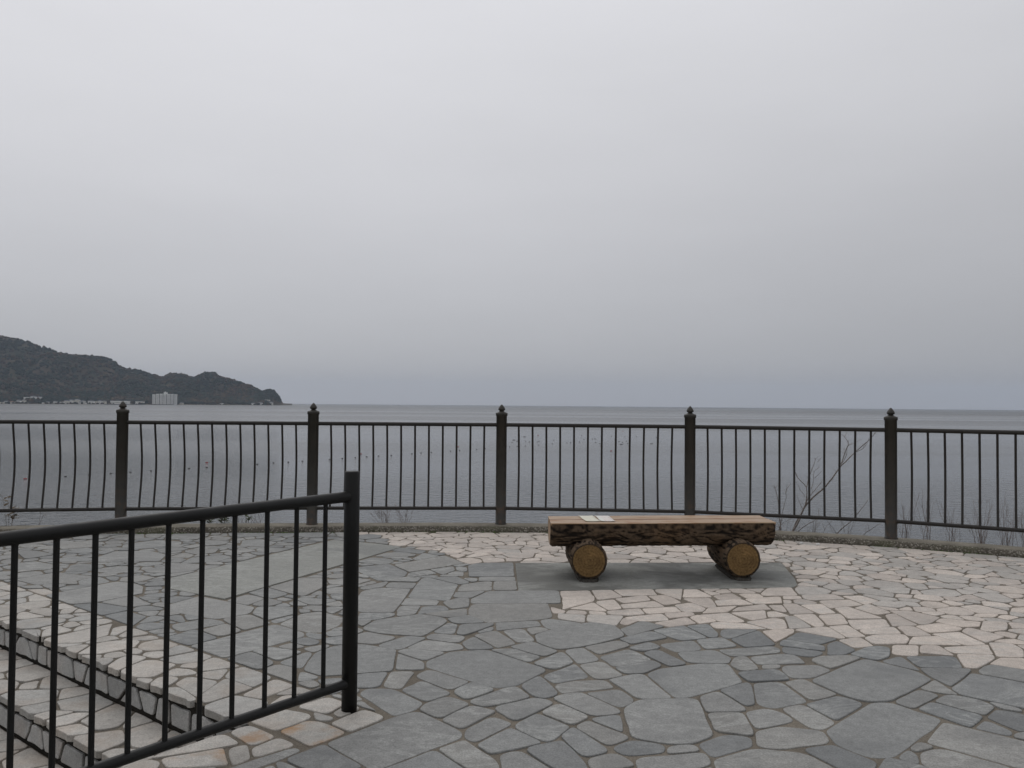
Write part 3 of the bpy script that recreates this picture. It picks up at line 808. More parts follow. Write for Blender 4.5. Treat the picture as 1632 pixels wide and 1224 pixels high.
def stairs():
    rnd = random.Random(5); RISE, GO, W, NT_ = .18, .35, 6.4, 4
    core = MB()
    for k in range(NT_):                                            # the concrete steps under the stones, set back from the nosing
        z0, z1 = -RISE*k-.012, -RISE*(k+1)-.012; s0, s1 = GO*k, GO*(k+1)
        q = [loc2w(e, s) for e, s in ((-W, s0), (0, s0), (0, s1), (-W, s1))]
        core.add([(*q[0], z0), (*q[1], z0), (*q[1], z1), (*q[0], z1)], [(0, 1, 2, 3)], 1)
        if k == NT_-1: q[2] = loc2w(0, s1+3); q[3] = loc2w(-W, s1+3)
        core.add([(*p, z1) for p in q], [(0, 1, 2, 3)], 0)
    q = [loc2w(-.002, s) for s in (0, 6)]                             # side wall of the stair well
    core.add([(*q[0], -.012), (*q[1], -.012), (*q[1], -1.4), (*q[0], -1.4)], [(0, 1, 2, 3)], 1)
    root = core.build('stone_stairs', [M['mortar'], M['joint']])
    tag(root, 'sunken stairs faced with pale crazy paving behind the black handrail', 'stairs', kind='structure')
    items = []
    for k in range(NT_):
        z = -RISE*(k+1); depth = GO if k < NT_-1 else 2.2; s0 = GO*k; lim = W if k < NT_-1 else 4.5
        cores, kinds = [], []
        fill(cores, kinds, lambda r: (r.uniform(-lim, 0), r.uniform(s0+.03, s0+depth), 'b', (.045, .2)), (.165, .13, .10, .075, .055), (600, 1000, 1600, 1800, 1500), rnd)
        bd = lambda x, y, s0=s0, d=depth: [((1, 0), -.004), ((0, 1), s0+d+NOSE), ((0, -1), -s0-.006)]
        for P in cells(cores, bd):
            Q = finish(P, .012, .03, rnd)
            if Q: items.append(('tread_stone', Q, z, .034, lambda e, s, h: (*loc2w(e, s), h), s0+depth+NOSE))
        # riser stones (e, height) -> plane standing at s = GO*k
        cores, kinds = [], []
        fill(cores, kinds, lambda r: (r.uniform(-W, 0), r.uniform(-RISE+.02, -.045), 'b', (.045, .13)), (.11, .085, .06), (500, 900, 900), rnd)
        cores = [[(cx_+(x-cx_)*1.0, y) for x, y in c] for c in cores for cx_ in [cen(c)[0]]]
        bd = lambda x, y: [((1, 0), -.004), ((0, 1), -.048), ((0, -1), RISE-.006)]
        for P in cells(cores, bd):
            Q = finish(P, .024, .013, rnd, .006)
            if Q: items.append(('riser_stone', Q, 0, .013, lambda e, hgt, h, k=k: (*loc2w(e, GO*k+.012+h), -RISE*k+hgt), None))
    def key(it):
        c = cen(it[1]); p = it[4](c[0], c[1], it[2]); s = scr(*p)
        return (0 if s and s[0] > -840 and s[1] > -630 else 1, -area(it[1]))
    items.sort(key=key); rest = MB(); rt, rs_, rr = [], [], []; cnt = {'tread_stone': 0, 'riser_stone': 0}
    for name, Q, z, th, place, nose in items:
        if nose is not None: Q = [(e, s+(rnd.uniform(-.008, .008) if s > nose-.03 else 0)) for e, s in Q]
        m = MB(); stone_mesh(m, Q, z+rnd.uniform(-.001, .002), th, (rnd.uniform(-.004, .004), rnd.uniform(-.004, .004)), place, .005)
        n = len(m.v); t = tintof('b', rnd) if name == 'tread_stone' else tuple(c*q_ for q_ in [rnd.uniform(.8, 1.1)] for c in (.41, .405, .385)); sd = tuple(rnd.uniform(0, 90) for _ in range(3)); ru = .15
        c = np.array(m.v).mean(0); s = scr(*c); vis = s and s[0] > -840 and s[1] > -640
        if vis and cnt[name] < 290:
            cnt[name] += 1; m.v = [tuple(np.array(p)-c) for p in m.v]
            o = m.build(name, M['stone'], root, tuple(c)); attrs(o.data, [t]*n, [sd]*n, [ru]*n)
        else: rest.add(m.v, m.f); rt += [t]*n; rs_ += [sd]*n; rr += [ru]*n
    o = rest.build('outlying_stair_stones', M['stone'], root); attrs(o.data, rt, rs_, rr); o['kind'] = 'stuff'
    for c in root.children: recalc(c)
stairs()

# ------------------------------------------------------------------ sea railing
def railing():
    root = empty('sea_railing', (PV[4].x, PV[4].y, .066)); base = Vector(root.location)
    tag(root, 'dark brown metal railing with bowed bars and acorn topped posts along the kerb', 'railing')
    ps = MB(); ps.lathe([(.0, 0), (.068, 0), (.068, .012), (.0615, .018), (.0615, 1.258), (.069, 1.261), (.069, 1.290), (.064, 1.295)], 28)
    pm = ps.mesh('post', M['metal'])
    cp = MB(); cp.lathe([(.064, 1.293), (.056, 1.297), (.040, 1.305), (.026, 1.313), (.023, 1.318)], 24); cm = cp.mesh('cap', M['metal'])
    fi = MB(); fi.lathe([(.022, 1.316), (.030, 1.320), (.039, 1.328), (.041, 1.336), (.038, 1.346), (.031, 1.359), (.021, 1.373), (.010, 1.386), (.003, 1.391), (0, 1.392)], 20); fm = fi.mesh('finial', M['metal'])
    for p in PV:
        a = link(bpy.data.objects.new('post', pm), root); a.location = p - Vector((base.x, base.y, 0)) + Vector((0, 0, -.004))
        for nm, me in (('cap', cm), ('finial', fm)): link(bpy.data.objects.new(nm, me), a)
    ZT, ZB = 1.217-base.z, .25-base.z
    # one bowed bar, bulging along local +y
    br = MB(); pts = [(0, .072*math.sin(PI*t)**1.25, ZB+(ZT-ZB)*t) for t in [i/16 for i in range(17)]]
    br.tube(pts, .0118, 8, caps=False); bm_ = br.mesh('baluster', M['rail'])
    for p, q in zip(PV[:-1], PV[1:]):
        d = q-p; L = d.length; ang = math.atan2(d.y, d.x); o2 = p - Vector((base.x, base.y, 0))
        for nm, z, r in (('top_rail', ZT, .0225), ('bottom_rail', ZB, .0205)):
            m = MB(); m.tube([(0.05, 0, z), (.07, 0, z), (L/2, 0, z), (L-.07, 0, z), (L-.05, 0, z)], [r*1.25, r, r, r, r*1.25], 14)
            o = m.build(nm, M['rail'], root, o2); o.rotation_euler = (0, 0, ang)
        n = 12; sp = .1585*(L/2.14)
        for i in range(n):
            b = link(bpy.data.objects.new('baluster', bm_), root); x = L/2+(i-(n-1)/2)*sp
            b.location = o2 + Vector((math.cos(ang)*x, math.sin(ang)*x, 0)); b.rotation_euler = (0, 0, ang)
railing()

# ------------------------------------------------------------------ stair handrail
def handrail():
    x0, y0 = loc2w(.21, -.40); root = empty('stair_handrail', (x0, y0, 0))
    tag(root, 'black tubular handrail with slim straight bars beside the sunken stairs', 'handrail')
    # the rail bends very slightly on its way down the stair side
    def at(t): e = -.0 - .010*t*t; return Vector((SD[0]*t+ER[0]*e, SD[1]*t+ER[1]*e, 0))
    def drop(t): return -.010*t-.005*t*t
    ZT, ZB, LN = 1.008, .128, 3.1
    pp = MB(); pp.lathe([(0, -.01), (.0365, -.01), (.0365, 1.122), (.034, 1.1265), (.031, 1.128), (0, 1.128)], 28); me = pp.mesh('post', M['black'])
    for t in (0, LN):
        o = link(bpy.data.objects.new('post', me), root); o.location = at(t)
    for nm, z, r in (('top_rail', ZT, .0255), ('bottom_rail', ZB, .0215)):
        m = MB(); ts = [.028, .040, .06] + [.2+i*(LN-.4)/12 for i in range(13)] + [LN-.06, LN-.03]
        m.tube([at(t)+Vector((0, 0, z+drop(t))) for t in ts], [r*1.12, r*1.07] + [r]*(len(ts)-3) + [r*1.1], 20); m.build(nm, M['black'], root)
    m = MB(); m.tube([(0, 0, ZB), (0, 0, ZT)], .0108, 12, caps=False); m.tube([(0, 0, ZT-.03), (0, 0, ZT-.02)], [.0108, .014], 12, caps=False); bm_ = m.mesh('baluster', M['black'])
    BT_ = [.156, .316, .469, .626, .772, .916, 1.062, 1.195, 1.329, 1.463]; BT_ += [1.463+.142*k for k in range(1, 11)]
    for t in BT_:
        o = link(bpy.data.objects.new('baluster', bm_), root); o.location = at(t)+Vector((0, 0, drop(t)))
handrail()

# ------------------------------------------------------------------ log bench
def ridge_fn(a, s, sd):                                              # a along the grain, s across it, in metres
    w = noise.noise((a*4, s*9, sd+5))
    n1 = abs(noise.noise((a*6+w*.4, s*40+w*2.2, sd)))*2.6; n2 = abs(noise.noise((a*15, s*85+w*2, sd+9)))*2.4
    return max(0, min(1, min(n1, 1)**.7*.72+min(n2, 1)*.36-.04+.16*noise.noise((a*2.5, s*6, sd+2))))
def ridge_attr(me, r): a = me.attributes.new('ridge', 'FLOAT', 'POINT'); a.data.foreach_set('value', np.array(r, dtype=np.float32))
def bench():
    root = empty('log_bench', (1.265, 7.287, 0), math.radians(5.2)); rnd = random.Random(3)
    tag(root, 'bench of a split log with varnished top resting on two short logs', 'bench')
    X0, X1, YC, HW, ZT, DP = -.932, 1.020, .048, .240, .455, .208
    NX, NA = 300, 72; v, r, f = [], [], []
    for i in range(NX+1):
        x = X0+(X1-X0)*i/NX; arc = 0; last = None
        for j in range(NA+1):
            th = PI+PI*j/NA; ct, st = math.cos(th), math.sin(th)
            yy = HW*math.copysign(abs(ct)**.62, ct); zz = -DP*abs(st)**.60
            arc += math.hypot(yy-last[0], zz-last[1]) if last else 0; last = (yy, zz); rg = ridge_fn(x, arc, 1.7); d = (rg-.5)*.013 + noise.noise((x*1.5, th*1.2, 4))*.006
            edge = 1.0 if 1 < j < NA-1 else .25
            endr = -.016*max(0, 1-min(x-X0, X1-x)/.02)
            k = 1+(d*edge+endr)/.22
            v.append((x+.085*yy, YC+yy*k, ZT-.002+zz*k)); r.append(rg)
    W = NA+1
    f = [(i*W+j, (i+1)*W+j, (i+1)*W+j+1, i*W+j+1) for i in range(NX) for j in range(NA)]
    m = MB(); m.add(v, f, 0, True); o = m.build('bark_body', M['bark'], root); ridge_attr(o.data, r); recalc(o)
    for x, nm in ((X0, 0), (X1, NX)):
        e = MB(); pts = [(p[0]+(.0008 if nm == 0 else -.0008), p[1], p[2]) for p in v[nm*W:(nm+1)*W]]; e.add(pts, [tuple(range(len(pts)))]); e.build('end_face', M['wood'], root)
    for s in (-1, 1):                                                # two sawn boards with a groove between
        b = MB(); y0, y1 = (YC+s*.0205, YC+s*(HW-.006)); lo, hi = min(y0, y1), max(y0, y1)
        prof = [(lo, ZT-.012), (lo, ZT+.002), (lo+.004, ZT+.005), (hi-.004, ZT+.005), (hi, ZT+.002), (hi, ZT-.012)]
        vv = [(x+.085*(y-YC), y, z+.0015*math.sin(x*3+s)) for x in [X0+.002+(X1-X0-.004)*i/10 for i in range(11)] for y, z in prof]
        b.add(vv, [(i*6+j, (i+1)*6+j, (i+1)*6+j+1, i*6+j+1) for i in range(10) for j in range(5)]); b.add(vv[:6], [tuple(range(6))]); b.add(vv[-6:], [tuple(range(6))])
        ob = b.build('seat_board', M['wood'], root); recalc(ob)
    b = MB(); b.box(((X0+X1)/2, YC, ZT-.006), (X1-X0-.012, .042, .0205)); b.build('seam_strip', M['strip'], root)
    for k, lx in enumerate((-.652, .652)):
        R, Y0, Y1, ZC = .151, -.335, .315, .172; NY, NR = 60, 72; v, r = [], []
        for i in range(NY+1):
            y = Y0+(Y1-Y0)*i/NY
            for j in range(NR):
                th = 2*PI*j/NR; rg = max(0, min(1, 1-max(0, 1-abs(noise.noise((y*5, math.cos(th)*6.5, math.sin(th)*6.5+k*9)))*2.3)**2))
                d = ((rg-.5)*.014+noise.noise((math.cos(th)*1.2, math.sin(th)*1.2, y*3+k*7))*.010)*min(1, .22+8*(y-Y0), .22+8*(Y1-y))
                rr = R+d-(.010*max(0, 1-min(y-Y0, Y1-y)/.012))
                v.append((rr*math.cos(th), y, rr*math.sin(th))); r.append(rg)
        m = MB(); m.add(v, [(i*NR+j, i*NR+(j+1) % NR, (i+1)*NR+(j+1) % NR, (i+1)*NR+j) for i in range(NY) for j in range(NR)], 0, True)
        o = m.build('log_leg', M['bark'], root, (lx+.029, 0, ZC)); o.rotation_euler = (0, 0, -.087); ridge_attr(o.data, r); recalc(o)
        for y, i0 in ((Y0, 0), (Y1, NY)):
            e = MB(); rim = [v[i0*NR+j] for j in range(NR)]; sgn = -1 if i0 == 0 else 1
            inner = [(p[0]*.93, y+sgn*.003, p[2]*.93) for p in rim]
            e.add(inner, [tuple(range(NR))]); e.add(rim+inner, [(j, (j+1) % NR, NR+(j+1) % NR, NR+j) for j in range(NR)], 1); oe = e.build('log_end', [M['logend'], M['rim']], o); recalc(oe)
        pd = MB(); v = []
        N = 40
        for ring, (s, z) in enumerate(((1.06, .001), (.97, .022), (.75, .034), (0.01, .036))):
            for j in range(N):
                t = 2*PI*j/N; c, si = math.cos(t), math.sin(t); w = 1+noise.noise((c*3, si*3, k*5+ring))*.10
                v.append((.088*s*w*math.copysign(abs(c)**.5, c), -.01+.325*s*w*math.copysign(abs(si)**.4, si), z))
        pd.add(v, [(a*N+j, a*N+(j+1) % N, (a+1)*N+(j+1) % N, (a+1)*N+j) for a in range(3) for j in range(N)], 0, True); o = pd.build('mortar_pad', M['pad'], root, (lx+.029, 0, 0)); o.rotation_euler = (0, 0, -.087)
    # two paper sheets lie on the seat
    t = NT('printed_sheet'); cx = t.node('ShaderNodeTexCoord'); sp = t.node('ShaderNodeSeparateXYZ'); t.l.new(cx.outputs['Object'], sp.inputs[0])
    lines = t.math('GREATER_THAN', t.math('SINE', t.math('MULTIPLY', sp.outputs['X'], 330.0)), .35)
    brk = t.math('GREATER_THAN', t.noise(t.pos((30, 60, 1), True), 1.0, 2), .5)
    msk = t.math('MULTIPLY', t.math('MULTIPLY', lines, brk), t.math('GREATER_THAN', sp.outputs['X'], -.03))
    ms2 = t.done(t.mix(t.math('MULTIPLY', msk, .6), (.66, .65, .60), (.55, .16, .17)), .6, None, .3)
    ms1 = mat_plain('cream_sheet', (.63, .61, .50), .6, .06, 30, .3, .05)
    R6 = Matrix.Rotation(math.radians(5.2), 4, 'Z'); org = Vector((1.265, 7.287, 0))
    for lx, w, mt, lab, rz in ((-.575, .128, ms1, 'blank cream sheet of paper lying near the left end of the log bench', .0), (-.437, .122, ms2, 'white sheet with faint red print lying on the log bench', -.05)):
        m = MB(); v = []; nx, ny = 6, 6
        for i in range(nx+1):
            for j in range(ny+1): x, y = (i/nx-.5)*w, (j/ny-.5)*.36; v.append((x, y, .0015+.003*(abs(i/nx-.5)*2)**3*(.5+.5*math.sin(j*1.3+lx*9))))
        m.add(v, [(i*(ny+1)+j, (i+1)*(ny+1)+j, (i+1)*(ny+1)+j+1, i*(ny+1)+j+1) for i in range(nx) for j in range(ny)], 0, True)
        o = m.build('paper_sheet', mt); o.location = org + (R6 @ Vector((lx, YC+.035, ZT+.0072))); o.rotation_euler = (0, 0, math.radians(6)+rz)
        md = o.modifiers.new('thickness', 'SOLIDIFY'); md.thickness = .0008
        tag(o, lab, 'paper')
bench()

# ------------------------------------------------------------------ plants behind the fence
def branch(m, pts, r0, r1, n=5): k = len(pts); m.tube(pts, [r0+(r1-r0)*i/(k-1) for i in range(k)], n)
def smooth3(pts):
    P = [Vector(p) for p in pts]; 
    if len(P) < 3: return P
    return spline(P, 3)
def shrub():
    bx, by, bz = SHRUB_BASE; root = empty('bare_shrub', (bx, by, bz)); rnd = random.Random(2)
    tag(root, 'leafless shrub with pale leaning trunk behind the railing beside the bench', 'shrub')
    for i, (r0, r1, pts) in enumerate(SHRUB):
        m = MB(); dy = 0; q = []
        for k, (x, y, z) in enumerate(pts): q.append(Vector((x-bx, y-by+noise.noise((i*3.1, k*.45, 2))*.10, z-bz)))
        q = [p+Vector((rnd.uniform(-.003, .003), 0, rnd.uniform(-.003, .003))) for p in smooth3(q)]
        branch(m, q, r0, r1, 7 if r0 > .01 else 5)
        if r1 < .004:                                                   # fine side twigs
            for k in range(2, len(q)-1):
                if rnd.random() < .42:
                    d = Vector((rnd.uniform(-1, 1), rnd.uniform(-.6, .6), rnd.uniform(.3, 1))).normalized()*rnd.uniform(.03, .09)
                    branch(m, [q[k], q[k]+d*.5+Vector((0, 0, .004)), q[k]+d], .0024, .0010, 4)
        m.build('trunk' if i == 0 else 'branch', M['twig'], root)
SHRUB_BASE = (0, 0, 0); SHRUB = []
SHRUB_BASE = (3.211, 9.75, -0.113)
SHRUB = [
    (0.014, 0.0024, [(3.211, 9.75, -0.113), (3.261, 9.75, 0.007), (3.339, 9.722, 0.137), (3.406, 9.697, 0.277), (3.505, 9.661, 0.419), (3.614, 9.621, 0.547), (3.7, 9.588, 0.674), (3.776, 9.56, 0.788), (3.904, 9.511, 0.927), (3.988, 9.479, 1.027), (4.051, 9.455, 1.102), (4.124, 9.426, 1.195)]),
    (0.009, 0.002, [(3.267, 9.73, -0.01), (3.317, 9.73, 0.11), (3.372, 9.71, 0.238), (3.406, 9.697, 0.352), (3.414, 9.694, 0.526), (3.339, 9.722, 0.623), (3.317, 9.73, 0.684), (3.283, 9.742, 0.795)]),
    (0.006, 0.0018, [(3.414, 9.694, 0.526), (3.461, 9.677, 0.665), (3.521, 9.655, 0.822), (3.505, 9.661, 0.871)]),
    (0.003, 0.0015, [(3.521, 9.655, 0.822), (3.573, 9.636, 0.88)]),
    (0.008, 0.0018, [(3.394, 9.701, 0.289), (3.428, 9.689, 0.402), (3.516, 9.657, 0.493), (3.614, 9.621, 0.622)]),
    (0.004, 0.0015, [(3.472, 9.673, 0.504), (3.499, 9.663, 0.604), (3.499, 9.663, 0.704), (3.554, 9.643, 0.761)]),
    (0.003, 0.0015, [(3.499, 9.663, 0.629), (3.576, 9.635, 0.731)]),
    (0.006, 0.0018, [(3.765, 9.564, 0.8), (3.813, 9.546, 0.961), (3.824, 9.542, 1.047), (3.803, 9.55, 1.12), (3.776, 9.56, 1.144)]),
    (0.003, 0.0015, [(3.803, 9.55, 1.12), (3.83, 9.54, 1.182)]),
    (0.003, 0.0014, [(3.824, 9.542, 1.01), (3.904, 9.511, 1.043), (3.978, 9.483, 1.094)]),
    (0.004, 0.0018, [(3.776, 9.56, 0.812), (3.824, 9.542, 0.912), (3.829, 9.54, 0.998)]),
    (0.0035, 0.0015, [(3.925, 9.503, 0.946), (3.999, 9.475, 0.997), (4.041, 9.459, 1.059)]),
    (0.008, 0.002, [(3.116, 9.784, -0.094), (3.166, 9.784, 0.026), (3.149, 9.79, 0.163), (3.126, 9.799, 0.337), (3.098, 9.809, 0.5), (3.063, 9.821, 0.542)]),
    (0.003, 0.0015, [(3.098, 9.809, 0.493), (3.132, 9.797, 0.551)]),
    (0.004, 0.0014, [(3.121, 9.782, -0.081), (3.171, 9.782, 0.039), (3.194, 9.774, 0.241), (3.227, 9.762, 0.393), (3.211, 9.768, 0.48), (3.25, 9.754, 0.569)]),
    (0.006, 0.0018, [(3.267, 9.73, -0.116), (3.317, 9.73, 0.004), (3.405, 9.697, 0.091), (3.504, 9.661, 0.159), (3.548, 9.645, 0.211), (3.565, 9.639, 0.286)]),
    (0.007, 0.0018, [(3.671, 9.58, -0.114), (3.721, 9.58, 0.006), (3.839, 9.536, 0.142), (3.913, 9.507, 0.232), (3.997, 9.475, 0.358), (4.05, 9.455, 0.434)]),
    (0.003, 0.0015, [(3.913, 9.507, 0.232), (3.892, 9.515, 0.316)]),
    (0.005, 0.0018, [(3.947, 9.475, -0.114), (3.997, 9.475, 0.006), (4.07, 9.447, 0.096), (4.163, 9.41, 0.162)]),
    (0.003, 0.0015, [(3.406, 9.697, 0.426), (3.372, 9.71, 0.487), (3.35, 9.718, 0.523)]),
    (0.003, 0.0014, [(3.383, 9.706, 0.263), (3.35, 9.718, 0.349), (3.317, 9.73, 0.434)]),
    (0.004, 0.0014, [(3.465, 9.657, -0.109), (3.515, 9.657, 0.011), (3.515, 9.657, 0.11), (3.548, 9.645, 0.211)]),
    (0.003, 0.0014, [(3.542, 9.629, -0.104), (3.592, 9.629, 0.016), (3.624, 9.617, 0.086), (3.667, 9.6, 0.119)]),
    (0.004, 0.0014, [(3.121, 9.782, -0.056), (3.171, 9.782, 0.064), (3.216, 9.766, 0.117), (3.272, 9.746, 0.17)]),
]

shrub()
def kerb_point(x, back):                                                # ground point just behind the kerb at a given X
    P = offset(LINE, -back)
    for a, b in zip(P[:-1], P[1:]):
        if a.x <= x <= b.x: t = (x-a.x)/(b.x-a.x); return a+(b-a)*t
    return P[-1]
def tuft(x, back, h, n, spread, seed, label, mat='dry', rad=.0022, side=3, name='dry_grass_tuft', cat='dry grass', group=None):
    p = kerb_point(x, back); p.z = -.10; rnd = random.Random(seed); m = MB()
    for i in range(int(n*1.25) if mat == 'dry' else n):
        a = rnd.uniform(0, 2*PI); L = h*rnd.uniform(.55, 1.05); s = spread*rnd.uniform(.15, 1)
        b = Vector((rnd.gauss(0, .025), rnd.gauss(0, .025), 0)); d = Vector((math.cos(a)*s, math.sin(a)*s*.6, 0)); w = Vector((rnd.gauss(0, .01), rnd.gauss(0, .01), 0))
        q = [b, b+d*.2+w+Vector((0, 0, L*.35)), b+d*.55-w+Vector((0, 0, L*.7)), b+d+Vector((0, 0, L))]
        branch(m, q, rad*rnd.uniform(.8, 1.3), rad*.35, 4)
        for _ in range(side):
            t = rnd.uniform(.35, .95); c = q[0].lerp(q[3], t); dd = Vector((d.x*.3+rnd.uniform(-.04, .04), rnd.uniform(-.03, .03), rnd.uniform(.03, .09)))
            branch(m, [c, c+dd*.6, c+dd], rad*.6, rad*.25, 3)
    o = m.build(name, M[mat]); o.location = p; tag(o, label, cat, group)
G = 'dry weeds behind the kerb'
for i, (x, h, n, sp, lab) in enumerate([
    (4.27, .62, 9, .16, 'thin dry weed stems just right of the rightmost railing post'), (4.50, .72, 8, .14, 'tall wispy dry stems right of the rightmost railing post, second clump'),
    (4.74, .55, 10, .17, 'reddish dry weed clump behind the second bar right of the last post'), (4.92, .60, 16, .20, 'dense fan of dry reddish stems behind the kerb at far right'),
    (5.14, .66, 13, .20, 'dry branching weed between the far right railing bars'), (5.32, .58, 11, .17, 'dry stems standing close to the dark green clump at far right'),
    (5.75, .42, 9, .22, 'low curled dry weeds at the right edge of the picture'), (5.98, .46, 8, .2, 'sparse dry stems past the low curled weeds at the right edge')]):
    tuft(x, .26+.07*(i % 3), h, n, sp, 50+i, lab, group=G)
for i, (x, h, n, sp, lab) in enumerate([(3.42, .40, 7, .22, 'low tangle of bare twigs right of the leafless shrub'), (3.75, .36, 7, .25, 'low bare twigs just left of the rightmost railing post'), (3.16, .30, 8, .2, 'small bare twigs at the foot of the leafless shrub'),
    (2.20, .46, 5, .14, 'few upright twigs right of the railing post behind the bench'), (2.52, .40, 4, .3, 'arching thin twigs above the right half of the bench'), (1.0, .42, 3, .1, 'thin upright stems seen above the bench left half'), (1.75, .38, 4, .14, 'thin stems left of the railing post behind the bench')]):
    tuft(x, .30+.05*(i % 3), h, n, sp, 80+i, lab, 'twig', .0026, 2, 'bare_twigs', 'twigs', 'bare twigs behind the kerb')
for i, (x, h, n, sp, lab) in enumerate([(-1.47, .40, 9, .16, 'dry feathery weed right of the handrail post behind the kerb'), (-1.27, .34, 7, .16, 'smaller dry feathery weed leaning right, next to the feathery weed'),
    (-2.93, .30, 5, .1, 'dry seed stalks behind the kerb left of the second railing post'), (-3.13, .24, 9, .12, 'short dry tuft next to the green seedlings on the kerb'), (-5.35, .55, 2, .18, 'arching thin dry stem at the left edge of the railing')]):
    tuft(x, .24+.05*(i % 2), h, n, sp, 120+i, lab, 'dry', .0022, 6 if i < 2 else 2, group=G)
def leafy(x, back, z0, h, n, size, seed, mat, label, spread=.12, name='leafy_plant', cat='plant'):
    p = kerb_point(x, back); root = empty(name, (p.x, p.y, z0)); rnd = random.Random(seed); st = MB(); lf = MB()
    for i in range(n):
        a = rnd.uniform(0, 2*PI); top = Vector((math.cos(a)*spread*rnd.random(), math.sin(a)*spread*rnd.random(), h*rnd.uniform(.6, 1)))
        branch(st, [Vector((0, 0, -.05)), top*.55+Vector((0, 0, .01)), top], .003, .0018, 4)
        for k in range(5):
            t = rnd.uniform(.5, 1); c = top*t; b = rnd.uniform(0, 2*PI); d = Vector((math.cos(b), math.sin(b), rnd.uniform(.1, .9))).normalized()*size*rnd.uniform(.7, 1.2)
            s = d.cross(Vector((0, 0, 1))).normalized()*size*.22
            lf.add([c, c+d*.45+s, c+d-Vector((0, 0, size*.15)), c+d*.45-s, c+d*.45+Vector((0, 0, size*.06))], [(0, 1, 4), (1, 2, 4), (2, 3, 4), (3, 0, 4)])
    st.build('stem', M['twig'], root); lf.build('foliage', M[mat], root); tag(root, label, cat)
leafy(-3.49, .22, -.02, .17, 4, .07, 1, 'leaf', 'small bright green seedling behind the kerb, left of two', .05)
leafy(-3.33, .22, -.02, .20, 7, .08, 2, 'leaf', 'larger bright green seedling behind the kerb seen over the handrail', .07)
leafy(-3.06, .24, -.02, .17, 3, .07, 3, 'leaf', 'small green sprout behind a handrail bar', .04)
leafy(5.52, .24, -.06, .17, 26, .055, 4, 'leafd', 'dark green low clump behind the kerb at far right', .15)
leafy(-5.66, .30, -.10, .50, 4, .11, 5, 'leafb', 'brown leaved plant at the left edge of the railing', .10)

# moss along the foot of the kerb, chips on the paving
def moss():
    rnd = random.Random(9); m = MB(); F = offset(spline(PV, 30), .183)
    for i in range(1500):
        k = rnd.randrange(len(F)-1); p = F[k].lerp(F[k+1], rnd.random())
        if noise.noise((p.x*1.6, p.y*1.6, 3)) < -.05+rnd.uniform(-.2, .25): continue
        r = rnd.uniform(.004, .014); c = p+Vector((0, rnd.uniform(-.012, .004), 0)); h = r*rnd.uniform(.4, .9)
        v = [c+Vector((math.cos(a*PI/3)*r, math.sin(a*PI/3)*r, -.004)) for a in range(6)]+[c+Vector((0, 0, h))]
        m.add(v, [(a, (a+1) % 6, 6) for a in range(6)], 0, True)
    tag(m.build('moss', M['moss']), 'thin green moss in the joint between kerb and paving', 'moss', kind='stuff')
moss()
for x, y, r, lab in ((3.10, 8.93, .022, 'white chip by the kerb just right of the bench, nearer the bench'), (3.25, 8.86, .022, 'white chip by the kerb right of the bench, second one'), (3.93, 8.1, .014, 'tiny white chip on the pale paving below the rightmost post')):
    m = MB(); n = 7; rnd = random.Random(int(x*100)); v = [(math.cos(a*2*PI/n)*r*rnd.uniform(.6, 1.3), math.sin(a*2*PI/n)*r*rnd.uniform(.4, .8), 0) for a in range(n)]
    v += [(a*.7, b*.7, .011) for a, b, _ in v]; m.add(v, [(i, (i+1) % n, n+(i+1) % n, n+i) for i in range(n)] + [tuple(range(n, 2*n))])
    o = m.build('stone_chip', M['chip']); o.location = (x, y, .003); tag(o, lab, 'chip')

